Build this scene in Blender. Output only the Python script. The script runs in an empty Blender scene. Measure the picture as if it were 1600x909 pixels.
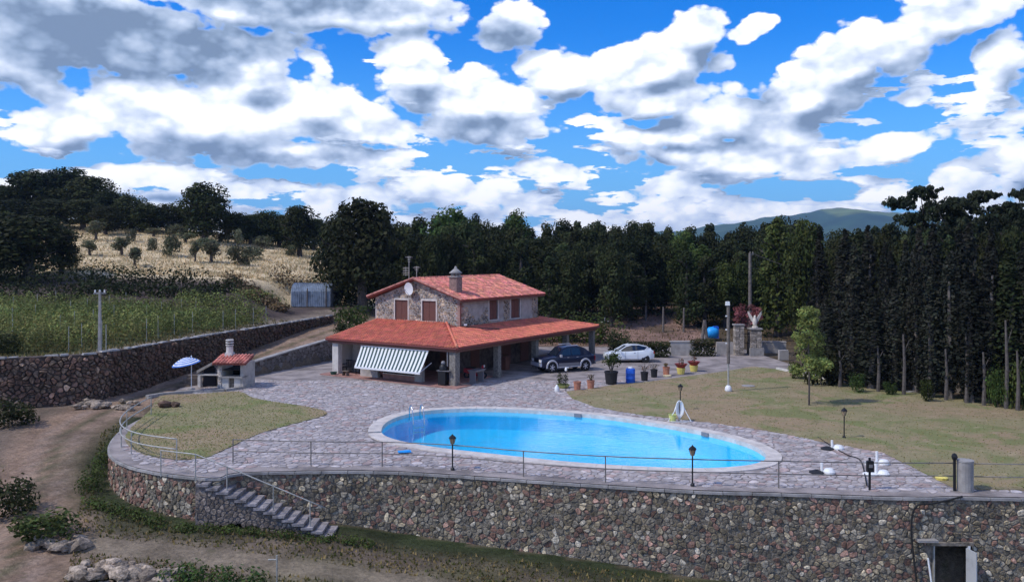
import bpy, bmesh, math, random
import numpy as np
from mathutils import Vector, Matrix
from mathutils.geometry import tessellate_polygon
from math import sin, cos, pi, radians, hypot, atan, atan2

S = bpy.context.scene
COL = S.collection
random.seed(7)
RNG = np.random.default_rng(7)

# ------------------------------------------------------------------ camera
F = 1340.0; CX = 800.0; HY = 395.0; H = 9.2      # focal length in photo pixels, horizon row, eye height
cam = bpy.data.cameras.new('camera'); camo = bpy.data.objects.new('camera', cam); COL.objects.link(camo)
cam.sensor_width = 36; cam.lens = 36 * F / 1600; cam.shift_y = -(454.5 - HY) / 1600
cam.clip_start = 0.5; cam.clip_end = 20000
camo.location = (0, 0, H); camo.rotation_euler = (pi / 2, 0, 0)
S.camera = camo

# ------------------------------------------------------------------ light
SUN_EL = radians(50); SUN_AZ = radians(-112)       # azimuth from +Y, clockwise positive: sun to the left, a little behind us
sd = Vector((sin(SUN_AZ) * cos(SUN_EL), cos(SUN_AZ) * cos(SUN_EL), sin(SUN_EL)))
sun = bpy.data.lights.new('sun', 'SUN'); sun.energy = 2.7; sun.angle = radians(2); sun.color = (1, .95, .88)
suno = bpy.data.objects.new('sun', sun); COL.objects.link(suno)
suno.rotation_euler = (-sd).to_track_quat('-Z', 'Y').to_euler()
S.view_settings.view_transform = 'Standard'; S.view_settings.look = 'None'
S.view_settings.exposure = 0.0; S.view_settings.gamma = 1
S.cycles.max_bounces = 6; S.cycles.transparent_max_bounces = 12; S.cycles.use_denoising = True


class NT:
    """small node-graph writer"""
    def __init__(self, tree): self.t = tree
    def n(self, typ, ins=None, **props):
        nd = self.t.nodes.new(typ)
        for k, v in props.items(): setattr(nd, k, v)
        for k, v in (ins or {}).items(): self.put(nd.inputs[k], v)
        return nd
    def put(self, sock, v):
        if isinstance(v, bpy.types.NodeSocket): self.t.links.new(v, sock)
        elif isinstance(v, bpy.types.Node): self.t.links.new(v.outputs[0], sock)
        else: sock.default_value = v
    def m(self, op, a, b=0.0, c=None, clamp=False):
        nd = self.t.nodes.new('ShaderNodeMath'); nd.operation = op; nd.use_clamp = clamp
        self.put(nd.inputs[0], a); self.put(nd.inputs[1], b)
        if c is not None: self.put(nd.inputs[2], c)
        return nd.outputs[0]
    def mix(self, f, a, b, blend='MIX'):
        nd = self.t.nodes.new('ShaderNodeMix'); nd.data_type = 'RGBA'; nd.blend_type = blend
        self.put(nd.inputs[0], f); self.put(nd.inputs[6], a); self.put(nd.inputs[7], b)
        return nd.outputs[2]
    def ss(self, v, a, b, o0=0.0, o1=1.0):
        nd = self.t.nodes.new('ShaderNodeMapRange'); nd.interpolation_type = 'SMOOTHSTEP'
        self.put(nd.inputs[0], v); nd.inputs[1].default_value = a; nd.inputs[2].default_value = b
        nd.inputs[3].default_value = o0; nd.inputs[4].default_value = o1
        return nd.outputs[0]
    def noise(self, vec, scale, detail=4, rough=.55, dist=0.0):
        return self.n('ShaderNodeTexNoise', {'Vector': vec, 'Scale': scale, 'Detail': detail, 'Roughness': rough, 'Distortion': dist})


# ------------------------------------------------------------------ sky
def make_world():
    w = bpy.data.worlds.new('World'); S.world = w; w.use_nodes = True
    t = w.node_tree; t.nodes.clear(); g = NT(t)
    # cloud masses (x, y, rx, ry, tilt, weight) as they stand in the sky; turned into azimuth and elevation below
    B = [(320, 185, 250, 76, 0, 1), (110, 195, 76, 44, -8, 1), (405, 118, 78, 40, 0, 1), (505, 165, 85, 56, 18, 1), (235, 140, 100, 30, 0, .9),
         (570, 200, 80, 34, 0, .9), (650, 105, 66, 74, 0, 1), (740, 165, 125, 72, 0, 1), (800, 40, 72, 44, 0, .9), (770, 208, 100, 28, 0, .9),
         (870, 120, 95, 48, 0, 1), (1000, 105, 150, 58, -14, 1), (1085, 52, 64, 52, 0, 1), (1172, 50, 46, 22, -10, .9), (1020, 155, 140, 34, 0, 1),
         (1120, 185, 110, 48, 0, .9), (1345, 90, 190, 50, -24, 1.05), (1480, 22, 100, 40, 0, 1), (1250, 150, 110, 40, -10, .95), (1435, 150, 36, 20, 0, .8),
         (1010, 213, 80, 26, 0, 1), (1110, 235, 130, 28, 0, .9), (700, 300, 150, 26, 0, .95), (830, 262, 60, 16, 0, .8), (1190, 250, 150, 34, -6, .95),
         (1390, 228, 110, 28, -10, .95), (1595, 248, 50, 40, 0, .9), (1500, 275, 60, 22, 0, .8), (560, 312, 100, 30, 0, .9),
         (250, 270, 110, 16, 0, .9), (460, 245, 190, 22, 0, .9), (1583, 195, 40, 18, 0, .6), (1225, 200, 60, 50, 0, .8),
         (100, 45, 300, 72, 4, 1.15), (480, 15, 270, 42, 0, 1.1), (320, 82, 180, 38, -4, 1), (640, 12, 120, 22, 0, .9), (-60, 80, 160, 60, 0, 1), (1560, 90, 40, 70, -20, .7)]
    GREY = [(150, 45, 330, 66, 3, 1.2), (480, 8, 290, 36, 0, 1.1), (320, 88, 180, 30, -4, 1), (790, 55, 80, 34, 0, .8), (430, 240, 210, 16, 0, .8), (745, 205, 120, 22, 0, .8), (1060, 236, 140, 12, 0, .7), (1190, 165, 50, 45, 0, .6),
            (1470, 100, 90, 24, -26, .7), (1330, 180, 110, 14, -15, .7)]
    def puv(px, py):
        u = atan((px - CX) / F); return u, (HY - py) / F * cos(u)
    def blobs(G_, U, V, lst, soft):
        acc = None
        for b in lst:
            x, y, rx, ry, ti = b[:5]; wgt = b[5] if len(b) > 5 else 1
            u0, v0 = puv(x, y); ca, sa = cos(radians(-ti)), sin(radians(-ti))
            du = G_.m('SUBTRACT', U, u0); dv = G_.m('SUBTRACT', V, v0)
            a = G_.m('MULTIPLY_ADD', du, ca * F / rx, G_.m('MULTIPLY', dv, sa * F / rx))
            c = G_.m('MULTIPLY_ADD', du, -sa * F / ry, G_.m('MULTIPLY', dv, ca * F / ry))
            r2 = G_.m('MULTIPLY_ADD', a, a, G_.m('MULTIPLY', c, c))
            d = G_.m('MULTIPLY_ADD', G_.m('SQRT', r2), -1.0 * wgt, wgt)
            acc = d if acc is None else G_.m('SMOOTH_MAX', acc, d, soft)
        return acc
    grp = bpy.data.node_groups.new('cloud_density', 'ShaderNodeTree')
    for nm, ty in (('U', 'Float'), ('V', 'Float'), ('P', 'Vector')): grp.interface.new_socket(nm, in_out='INPUT', socket_type='NodeSocket' + ty)
    for nm in ('Density', 'Billow', 'Mass'): grp.interface.new_socket(nm, in_out='OUTPUT', socket_type='NodeSocketFloat')
    q = NT(grp); gi = q.n('NodeGroupInput'); go = q.n('NodeGroupOutput'); U0, V0, P = gi.outputs[:3]
    wn = q.noise(P, 5.5, 5, .55); ws = q.n('ShaderNodeSeparateColor', {0: wn.outputs[1]})
    U = q.m('MULTIPLY_ADD', q.m('SUBTRACT', ws.outputs[0], .5), .055, U0); V = q.m('MULTIPLY_ADD', q.m('SUBTRACT', ws.outputs[1], .5), .032, V0)
    bl = blobs(q, U, V, B, .12)
    gen = q.noise(P, 4.2, 3, .5)
    genv = q.m('MULTIPLY_ADD', gen.outputs[0], 3.2, -1.62)
    inside = q.m('MULTIPLY', q.ss(q.m('ABSOLUTE', U0), .62, .80, 1, 0), q.ss(V0, .30, .42, 1, 0))
    base = q.m('ADD', q.m('MULTIPLY', bl, inside), q.m('MULTIPLY', genv, q.m('SUBTRACT', 1.0, inside)))
    # rows of low flat cloud towards the horizon
    flat = q.n('ShaderNodeVectorMath', {0: P, 1: (1.0, 1.0, 2.6)}, operation='MULTIPLY')
    rn = q.noise(flat.outputs[0], 11.0, 5, .55)
    rows = q.m('MULTIPLY_ADD', rn.outputs[0], 5.6, q.m('MULTIPLY_ADD', V0, -7.0, -1.95))
    rows = q.m('MINIMUM', rows, .45)
    base = q.m('MAXIMUM', q.m('SMOOTH_MAX', base, rows, .1), -1.2)
    vb = q.n('ShaderNodeTexVoronoi', {'Vector': P, 'Scale': 21.0, 'Detail': 2.0, 'Roughness': .5, 'Lacunarity': 2.2}, feature='F1')
    bill = q.m('SUBTRACT', .80, vb.outputs[0])
    nz = q.noise(P, 26.0, 6, .6)
    d = q.m('MULTIPLY_ADD', bill, .85, q.m('MULTIPLY_ADD', base, 1.45, -.06))
    d = q.m('MULTIPLY_ADD', q.m('SUBTRACT', nz.outputs[0], .5), .80, d)
    q.put(go.inputs[0], d); q.put(go.inputs[2], base); q.put(go.inputs[1], q.m('MULTIPLY_ADD', nz.outputs[0], .5, bill))
    tc = g.n('ShaderNodeTexCoord'); sep = g.n('ShaderNodeSeparateXYZ', {0: tc.outputs['Generated']})
    x, y, z = sep.outputs
    u = g.m('ARCTAN2', x, y); hor = g.m('SQRT', g.m('MULTIPLY_ADD', x, x, g.m('MULTIPLY', y, y)))
    v = g.m('DIVIDE', z, g.m('MAXIMUM', hor, .05))
    SZ = 1.55
    stretch = g.n('ShaderNodeVectorMath', {0: tc.outputs['Generated'], 1: (1, 1, SZ)}, operation='MULTIPLY')
    def dens(du, dv):
        nd = g.n('ShaderNodeGroup'); nd.node_tree = grp
        g.put(nd.inputs[0], g.m('ADD', u, du)); g.put(nd.inputs[1], g.m('ADD', v, dv))
        off = g.n('ShaderNodeVectorMath', {0: stretch.outputs[0], 1: (du, 0, dv * SZ)}, operation='ADD')
        g.put(nd.inputs[2], off.outputs[0]); return nd.outputs
    D0 = dens(0, 0); D1 = dens(-.008, .016); D2 = dens(-.008, .028)
    d0, d1, d2 = D0[0], D1[0], D2[0]
    alpha = g.m('MULTIPLY', g.ss(d0, -.04, .20), g.ss(z, -.05, .0))
    relief = g.m('SUBTRACT', D0[1], D1[1])
    under = g.m('SUBTRACT', D2[2], D0[2])                       # grows towards the underside of a mass
    dark = g.m('MULTIPLY', g.ss(under, -.22, .62), 1.05)
    wn2 = g.noise(stretch.outputs[0], 6.5, 5, .6); w2 = g.n('ShaderNodeSeparateColor', {0: wn2.outputs[1]})
    uu = g.m('MULTIPLY_ADD', g.m('SUBTRACT', w2.outputs[0], .5), .13, u); vv = g.m('MULTIPLY_ADD', g.m('SUBTRACT', w2.outputs[1], .5), .06, v)
    gb = blobs(g, uu, vv, GREY, .25)
    gmask = g.m('MULTIPLY', g.ss(gb, -.20, .95), .95)
    dark = g.m('ADD', g.m('MULTIPLY', dark, g.m('SUBTRACT', 1.0, g.m('MULTIPLY', gmask, .9))), gmask)
    soft = g.noise(stretch.outputs[0], 7.0, 3, .45)
    dark = g.m('ADD', dark, g.m('MULTIPLY_ADD', soft.outputs[0], .60, -.31))
    dark = g.m('SUBTRACT', dark, g.m('MULTIPLY', relief, .42))
    dark = g.m('ADD', dark, g.m('MULTIPLY', g.m('SUBTRACT', .58, D0[1]), .30))
    dark = g.m('MULTIPLY_ADD', dark, .88, -.01)
    dark = g.m('MULTIPLY', dark, g.ss(d0, .0, .25, .55, 1.0), clamp=True)
    ccol = g.n('ShaderNodeValToRGB', {0: dark})
    e = ccol.color_ramp.elements; e[0].position = 0; e[0].color = (1.0, 1.0, 1.0, 1); e[1].position = 1; e[1].color = (.17, .24, .37, 1)
    for pos, c in ((.10, (.90, .93, .98)), (.28, (.68, .75, .88)), (.52, (.46, .55, .72)), (.80, (.27, .36, .52))):
        k = e.new(pos); k.color = (*c, 1)
    sky = g.n('ShaderNodeTexSky', sky_type='NISHITA', sun_disc=False, sun_elevation=SUN_EL, sun_rotation=SUN_AZ, air_density=1.0, dust_density=.4, ozone_density=4.0, altitude=400)
    hs = g.n('ShaderNodeHueSaturation', {'Saturation': 1.45, 'Value': 1.0, 'Color': sky})
    blue = g.mix(1.0, hs, (.50, .98, 1.42, 1), 'MULTIPLY')
    blue = g.mix(g.ss(z, .26, .0, 0.0, .85), blue, (1.3, 3.6, 7.0, 1))
    b1 = g.n('ShaderNodeBackground', {'Color': blue, 'Strength': .135})
    b2 = g.n('ShaderNodeBackground', {'Color': ccol.outputs[0], 'Strength': 1.3})
    mx = g.n('ShaderNodeMixShader', {0: alpha, 1: b1, 2: b2})
    g.n('ShaderNodeOutputWorld', {0: mx})
    w.cycles.sampling_method = 'MANUAL'; w.cycles.sample_map_resolution = 512
make_world()

# ------------------------------------------------------------------ helpers
def G(px, py, z=0.0):
    """place where the sight line through a photo pixel meets height z"""
    Y = (H - z) * F / (py - HY); return ((px - CX) * Y / F, Y)
def Zat(py, Y): return H - (py - HY) * Y / F
def Xat(px, Y): return (px - CX) * Y / F

def lin(c):
    return tuple((v / 12.92 if v <= .04045 else ((v + .055) / 1.055) ** 2.4) for v in c)

def tag(o, label=None, cat=None, group=None, kind=None):
    if label: o['label'] = label
    if cat: o['category'] = cat
    if group: o['group'] = group
    if kind: o['kind'] = kind
    return o
def empty(name, loc=(0, 0, 0), rz=0.0, label=None, cat=None, group=None):
    o = bpy.data.objects.new(name, None); COL.objects.link(o); o.location = loc; o.rotation_euler = (0, 0, rz)
    o.empty_display_size = .2
    return tag(o, label, cat, group)

class MB:
    def __init__(self): self.v = []; self.f = []; self.c = []; self.mi = []
    def add(self, vs, fs, col=None, mi=0):
        n = len(self.v); self.v += [tuple(p) for p in vs]
        for f in fs:
            self.f.append([i + n for i in f]); self.c.append(col if col is not None else (1, 1, 1)); self.mi.append(mi)
        return self
    def box(self, c, s, rz=0.0, col=None, mi=0, taper=1.0, rx=0.0, ry=0.0):
        hx_, hy_, hz = s[0] / 2, s[1] / 2, s[2] / 2
        M = Matrix.Rotation(rz, 3, 'Z') @ Matrix.Rotation(ry, 3, 'Y') @ Matrix.Rotation(rx, 3, 'X')
        vs = []
        for z, t in ((-hz, 1), (hz, taper)):
            for x, y in ((-1, -1), (1, -1), (1, 1), (-1, 1)):
                vs.append(M @ Vector((x * hx_ * t, y * hy_ * t, z)) + Vector(c))
        return self.add(vs, [(3, 2, 1, 0), (4, 5, 6, 7), (0, 1, 5, 4), (1, 2, 6, 5), (2, 3, 7, 6), (3, 0, 4, 7)], col, mi)
    def tube(self, pts, r, n=6, col=None, mi=0, caps=True, closed=False):
        pts = [Vector(p) for p in pts]; rs = r if isinstance(r, (list, tuple)) else [r] * len(pts)
        vs = []; N = len(pts); prev = None
        for i, p in enumerate(pts):
            a = pts[(i - 1) % N] if (i > 0 or closed) else p; b = pts[(i + 1) % N] if (i < N - 1 or closed) else p
            d = (b - a).normalized()
            if prev is None: up = Vector((0, 0, 1)) if abs(d.z) < .95 else Vector((1, 0, 0)); s = d.cross(up).normalized()
            else: s = (prev - d * prev.dot(d)).normalized()
            prev = s; t = s.cross(d)
            for k in range(n):
                an = 2 * pi * k / n; vs.append(p + (s * cos(an) + t * sin(an)) * rs[i])
        fs = []
        for i in range(N if closed else N - 1):
            j = (i + 1) % N
            for k in range(n): fs.append((i * n + k, i * n + (k + 1) % n, j * n + (k + 1) % n, j * n + k))
        if caps and not closed: fs += [tuple(range(n))[::-1], tuple((N - 1) * n + k for k in range(n))]
        return self.add(vs, fs, col, mi)
    def lathe(self, prof, c=(0, 0, 0), n=16, col=None, mi=0, axis='Z', cap=True):
        vs = []
        for r, z in prof:
            for k in range(n):
                a = 2 * pi * k / n
                p = (r * cos(a), r * sin(a), z) if axis == 'Z' else ((r * cos(a), z, r * sin(a)) if axis == 'Y' else (z, r * cos(a), r * sin(a)))
                vs.append((p[0] + c[0], p[1] + c[1], p[2] + c[2]))
        fs = []
        for i in range(len(prof) - 1):
            for k in range(n): fs.append((i * n + k, i * n + (k + 1) % n, (i + 1) * n + (k + 1) % n, (i + 1) * n + k))
        if cap: fs += [tuple(range(n))[::-1], tuple((len(prof) - 1) * n + k for k in range(n))]
        return self.add(vs, fs, col, mi)
    def prism(self, poly, z0, z1, col=None, mi=0):
        n = len(poly); vs = [(p[0], p[1], z0) for p in poly] + [(p[0], p[1], z1) for p in poly]
        return self.add(vs, [tuple(range(n))[::-1], tuple(range(n, 2 * n))] + [(i, (i + 1) % n, n + (i + 1) % n, n + i) for i in range(n)], col, mi)
    def build(self, name, mat, parent=None, kind=None, smooth=False, label=None):
        me = bpy.data.meshes.new(name); me.from_pydata(self.v, [], self.f)
        mats = mat if isinstance(mat, (list, tuple)) else [mat]
        for m in mats: me.materials.append(m)
        if len(mats) > 1: me.polygons.foreach_set('material_index', self.mi)
        at = me.color_attributes.new('tint', 'FLOAT_COLOR', 'CORNER')
        cols = []
        for f, c in zip(self.f, self.c): cols += [c[0], c[1], c[2], 1.0] * len(f)
        at.data.foreach_set('color', cols)
        if smooth: me.polygons.foreach_set('use_smooth', [True] * len(self.f))
        me.update()
        bm = bmesh.new(); bm.from_mesh(me); bmesh.ops.recalc_face_normals(bm, faces=bm.faces); bm.to_mesh(me); bm.free()
        return link(name, me, parent, kind, label)
def link(name, me, parent=None, kind=None, label=None):
    o = bpy.data.objects.new(name, me); COL.objects.link(o)
    if parent is not None: o.parent = parent
    if kind: o['kind'] = kind
    if label: o['label'] = label
    return o
def npmesh(name, V, Fq, cols=None, mats=(), smooth=False):
    """fast mesh from numpy: V (n,3), Fq (m,k), cols (n,3) per vertex"""
    me = bpy.data.meshes.new(name); V = np.asarray(V, dtype=np.float32); Fq = np.asarray(Fq, dtype=np.int32)
    m, k = Fq.shape
    me.vertices.add(len(V)); me.vertices.foreach_set('co', V.ravel())
    me.loops.add(m * k); me.loops.foreach_set('vertex_index', Fq.ravel())
    me.polygons.add(m); me.polygons.foreach_set('loop_start', np.arange(m, dtype=np.int32) * k)
    if smooth: me.polygons.foreach_set('use_smooth', np.ones(m, dtype=bool))
    if cols is not None:
        at = me.color_attributes.new('tint', 'FLOAT_COLOR', 'POINT')
        at.data.foreach_set('color', np.hstack([cols, np.ones((len(cols), 1))]).astype(np.float32).ravel())
    for mt in mats: me.materials.append(mt)
    me.update(calc_edges=True); me.validate()
    return me
def copy_tree(o, parent=None):
    c = o.copy(); COL.objects.link(c)
    if parent is not None: c.parent = parent
    for ch in KIDS.get(o.name, []): copy_tree(ch, c)
    return c
KIDS = {}
def register(root):
    """remember children for copying (avoids scanning the scene for each copy)"""
    for o in [root] + list(root.children):
        KIDS[o.name] = list(o.children)
    return root

# ------------------------------------------------------------------ materials
def mat(name, col, rough=.8, metal=0.0, var=.0, scale=3.0, bump=.0, bscale=20.0, tint=False, spec=.4, objvar=0.0, coat=0.0, col2=None, dirt=0.0):
    m = bpy.data.materials.new(name); m.use_nodes = True; t = m.node_tree; t.nodes.clear(); g = NT(t)
    tc = g.n('ShaderNodeTexCoord').outputs['Object']
    c = (*col, 1)
    if col2 is not None or var:
        nz = g.noise(tc, scale, 6, .6)
        lo = tuple(max(0, v * (1 - var)) for v in col) if col2 is None else col; hi = tuple(v * (1 + var) for v in col) if col2 is None else col2
        c = g.mix(g.ss(nz.outputs[0], .3, .7), (*lo, 1), (*hi, 1))
    if tint: c = g.mix(1.0, c, g.n('ShaderNodeAttribute', attribute_name='tint').outputs[0], 'MULTIPLY')
    if objvar:
        oi = g.n('ShaderNodeObjectInfo')
        c = g.n('ShaderNodeHueSaturation', {'Hue': g.m('MULTIPLY_ADD', oi.outputs['Random'], objvar * .12, .5 - objvar * .06), 'Value': g.m('MULTIPLY_ADD', g.m('FRACT', g.m('MULTIPLY', oi.outputs['Random'], 7.31)), objvar, 1 - objvar * .5), 'Color': c}).outputs[0]
    if dirt:
        nz = g.noise(tc, 1.3, 5, .65)
        c = g.mix(g.m('MULTIPLY', g.ss(nz.outputs[0], .45, .7), dirt), c, (.06, .05, .04, 1))
    b = g.n('ShaderNodeBsdfPrincipled', {'Base Color': c, 'Roughness': rough, 'Metallic': metal, 'Specular IOR Level': spec, 'Coat Weight': coat})
    if bump:
        bn = g.noise(tc, bscale, 5, .6)
        g.put(b.inputs['Normal'], g.n('ShaderNodeBump', {'Strength': bump, 'Distance': .05, 'Height': bn.outputs[0]}).outputs[0])
    g.n('ShaderNodeOutputMaterial', {0: b}); return m

def leafmat(name, col, objvar=.35):
    m = bpy.data.materials.new(name); m.use_nodes = True; t = m.node_tree; t.nodes.clear(); g = NT(t)
    at = g.n('ShaderNodeAttribute', attribute_name='tint')
    oi = g.n('ShaderNodeObjectInfo')
    c = g.mix(1.0, (*col, 1), at.outputs[0], 'MULTIPLY')
    c = g.n('ShaderNodeHueSaturation', {'Hue': g.m('MULTIPLY_ADD', oi.outputs['Random'], .05, .475), 'Value': g.m('MULTIPLY_ADD', g.m('FRACT', g.m('MULTIPLY', oi.outputs['Random'], 7.31)), objvar * 2, 1 - objvar), 'Color': c}).outputs[0]
    b = g.n('ShaderNodeBsdfPrincipled', {'Base Color': c, 'Roughness': .75, 'Specular IOR Level': .15})
    tr = g.n('ShaderNodeBsdfTranslucent', {'Color': c})
    g.n('ShaderNodeOutputMaterial', {0: g.n('ShaderNodeMixShader', {0: .25, 1: b, 2: tr})}); return m

M = {}
M['stone'] = mat('wall_stone', (.38, .325, .265), .95, var=.5, scale=9, bump=1.0, bscale=16, tint=True, dirt=.6, spec=.15)
M['mortar'] = mat('wall_mortar', (.20, .17, .135), .95, var=.5, scale=5, bump=.4, bscale=20)
M['darkstone'] = mat('dry_stone', (.25, .185, .145), .95, dirt=.5, spec=.15, var=.5, scale=5, bump=.6, bscale=12, tint=True)
M['earthwall'] = mat('wall_earth', (.085, .062, .05), .95, var=.5, scale=2, bump=.5, bscale=10)
M['paver'] = mat('paving_stone', (.44, .40, .38), .85, dirt=.25, var=.28, scale=2.2, bump=.25, bscale=18, tint=True)
M['pavejoint'] = mat('paving_joint', (.28, .24, .22), .95, var=.4, scale=.7, bump=.3)
M['concrete'] = mat('concrete', (.34, .32, .30), .9, var=.25, scale=1.5, bump=.3, bscale=25, dirt=.4)
M['coping'] = mat('pool_coping_stone', (.62, .56, .505), .8, var=.14, scale=2, bump=.25, dirt=.18)
M['plaster'] = mat('plaster', (.42, .385, .35), .9, var=.14, scale=2, bump=.2, dirt=.25)
M['lightplaster'] = mat('pale_plaster', (.62, .58, .53), .9, var=.1, scale=2, bump=.2, dirt=.2)
M['brick'] = mat('quoin_brick', (.36, .22, .18), .9, var=.2, scale=4, tint=True)
M['tile'] = mat('roof_tile', (.64, .185, .115), .75, var=.14, scale=1.2, tint=True, bump=.1)
M['tileold'] = mat('roof_tile_old', (.66, .245, .18), .8, var=.25, scale=2.5, tint=True, bump=.1)
M['roofbase'] = mat('roof_underlay', (.25, .07, .05), .9)
M['shutter'] = mat('brown_shutter', (.165, .07, .052), .6, var=.1, scale=6)
M['darkin'] = mat('dark_interior', (.02, .018, .018), .9)
M['terracotta'] = mat('terracotta_floor', (.36, .19, .155), .85, var=.2, scale=2, bump=.1)
M['pot'] = mat('terracotta_pot', (.45, .19, .12), .8, var=.15, scale=6)
M['redpot'] = mat('red_plastic', (.30, .04, .03), .6)
M['blackpot'] = mat('black_plastic', (.018, .018, .02), .6)
M['yellow'] = mat('yellow_paint', (.75, .62, .16), .6, var=.1)
M['blueplastic'] = mat('blue_plastic', (.02, .13, .62), .4)
M['skyblue'] = mat('pale_blue_plastic', (.02, .36, .85), .45, var=.15, scale=3)
M['white'] = mat('white_paint', (.80, .80, .80), .5)
M['whiteplastic'] = mat('white_plastic', (.82, .82, .80), .35)
M['steel'] = mat('steel', (.62, .63, .64), .25, metal=1.0)
M['rail'] = mat('rail_metal', (.20, .185, .17), .55, metal=.5, var=.3, scale=4)
M['palerail'] = mat('galvanised_rail', (.42, .41, .37), .6, metal=.3, var=.2, scale=4)
M['iron'] = mat('wrought_iron', (.02, .02, .022), .5, metal=.4)
M['wood'] = mat('old_wood', (.17, .13, .10), .9, var=.3, scale=6)
M['bark'] = mat('bark', (.085, .07, .06), .95, var=.35, scale=5, bump=.5, bscale=15)
M['palebark'] = mat('pale_bark', (.17, .145, .125), .95, var=.35, scale=5, bump=.5, bscale=15)
M['corr'] = mat('galvanised_sheet', (.42, .47, .53), .45, metal=.3, var=.2, scale=2, dirt=.3)
M['navy'] = mat('navy_car_paint', (.008, .012, .035), .3, coat=.35, spec=.3)
M['silver'] = mat('silver_car_paint', (.60, .60, .64), .35, metal=.3, coat=.4)
M['greytrim'] = mat('grey_car_paint', (.20, .19, .20), .4, coat=.4)
M['carwhite'] = mat('white_car_paint', (.82, .86, .88), .25, coat=.7)
M['glass'] = mat('car_glass', (.012, .018, .03), .06, spec=.8)
M['rubber'] = mat('rubber', (.018, .018, .018), .85)
M['lamp'] = mat('headlamp', (.85, .85, .85), .15, spec=.8)
M['redlamp'] = mat('tail_lamp', (.4, .01, .01), .2)
M['red'] = mat('red_paint', (.35, .01, .02), .4)
M['cloth_g'] = mat('awning_green', (.05, .09, .085), .85)
M['cloth_w'] = mat('awning_white', (.78, .79, .76), .85)
M['cloth_b'] = mat('parasol_blue', (.10, .22, .60), .85)
M['blackcloth'] = mat('black_cloth', (.02, .02, .025), .9)
M['greystone'] = mat('statue_stone', (.66, .60, .52), .85, var=.15, scale=8)
M['leaf_oak'] = leafmat('leaf_oak', (.040, .050, .018))
M['leaf_mid'] = leafmat('leaf_mid', (.065, .095, .025))
M['leaf_cyp'] = leafmat('leaf_cypress', (.032, .034, .024), .4)
M['leaf_pine'] = leafmat('leaf_pine', (.030, .040, .020), .15)
M['leaf_olive'] = leafmat('leaf_olive', (.135, .145, .085))
M['leaf_vine'] = leafmat('leaf_vine', (.21, .235, .075), .25)
M['leaf_bright'] = leafmat('leaf_bright', (.23, .30, .09), .1)
M['leaf_red'] = leafmat('leaf_red', (.26, .09, .11), .1)
M['leaf_dry'] = leafmat('leaf_dry', (.20, .135, .08), .2)
M['grass'] = leafmat('grass_blades', (.27, .23, .11), .1)

# ------------------------------------------------------------------ plan of the place (metres; terrace level is z = 0)
EDGE = [(-22.3, 55.0), (-21.2, 51.5), (-20.6, 48.7), (-20.5, 46.2), (-20.1, 43.8), (-19.3, 41.2), (-18.2, 39.0), (-16.6, 37.2), (-14.7, 36.0), (-12.9, 35.3),
        (-12.0, 35.2), (-11.6, 35.95), (-8.65, 36.3), (-5.4, 36.3), (-2.1, 35.6), (1.3, 34.7), (5.0, 33.8), (7.4, 33.3), (10.2, 33.0), (13.3, 32.6),
        (15.4, 32.4), (16.9, 32.5), (19.6, 32.3), (26, 31.9), (40, 31.5), (70, 31.0)]
W2 = [(-19.9, 63.2), (-18.4, 67.0), (-16.7, 71.0), (-15.0, 75.0), (-13.2, 83.0), (-12.0, 92.0)]
W1 = [(-48, 49.5), (-38, 51.0), (-30.5, 51.6), (-26.2, 53.2), (-24.9, 57.0), (-24.0, 62.0), (-22.8, 67.5), (-21.5, 73.0), (-19.8, 80.0), (-18.0, 86.5)]
W1TOP = [2.75, 2.8, 2.85, 2.9, 2.92, 2.9, 2.88, 2.85, 2.85, 2.9]
W1BOT = [-.3, -.1, .0, .05, .15, .45, .9, 1.35, 1.85, 2.15]
UPOLY = EDGE + [(70, 500), (-12, 500), (-12, 92)] + W2[::-1][1:] + [(-20.6, 62.0), (-22.6, 58.5)]

def pip(X, Y, poly):
    ins = np.zeros(X.shape, bool); n = len(poly)
    for i in range(n):
        x1, y1 = poly[i]; x2, y2 = poly[(i + 1) % n]
        if y1 == y2: continue
        c = ((y1 > Y) != (y2 > Y)) & (X < (x2 - x1) * (Y - y1) / (y2 - y1) + x1); ins ^= c
    return ins
def pdist(X, Y, line):
    d = np.full(X.shape, 1e9)
    for (x1, y1), (x2, y2) in zip(line[:-1], line[1:]):
        L = (x2 - x1) ** 2 + (y2 - y1) ** 2; t = np.clip(((X - x1) * (x2 - x1) + (Y - y1) * (y2 - y1)) / L, 0, 1)
        d = np.minimum(d, np.hypot(X - x1 - t * (x2 - x1), Y - y1 - t * (y2 - y1)))
    return d
def sst(a, b, v):
    t = np.clip((v - a) / (b - a), 0, 1); return t * t * (3 - 2 * t)
FIELD = [(-400, 48), (-48, 49.5)] + W1[1:] + [(-17.5, 89), (-14, 93), (-12, 100), (-12, 500), (-400, 500)]
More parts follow.
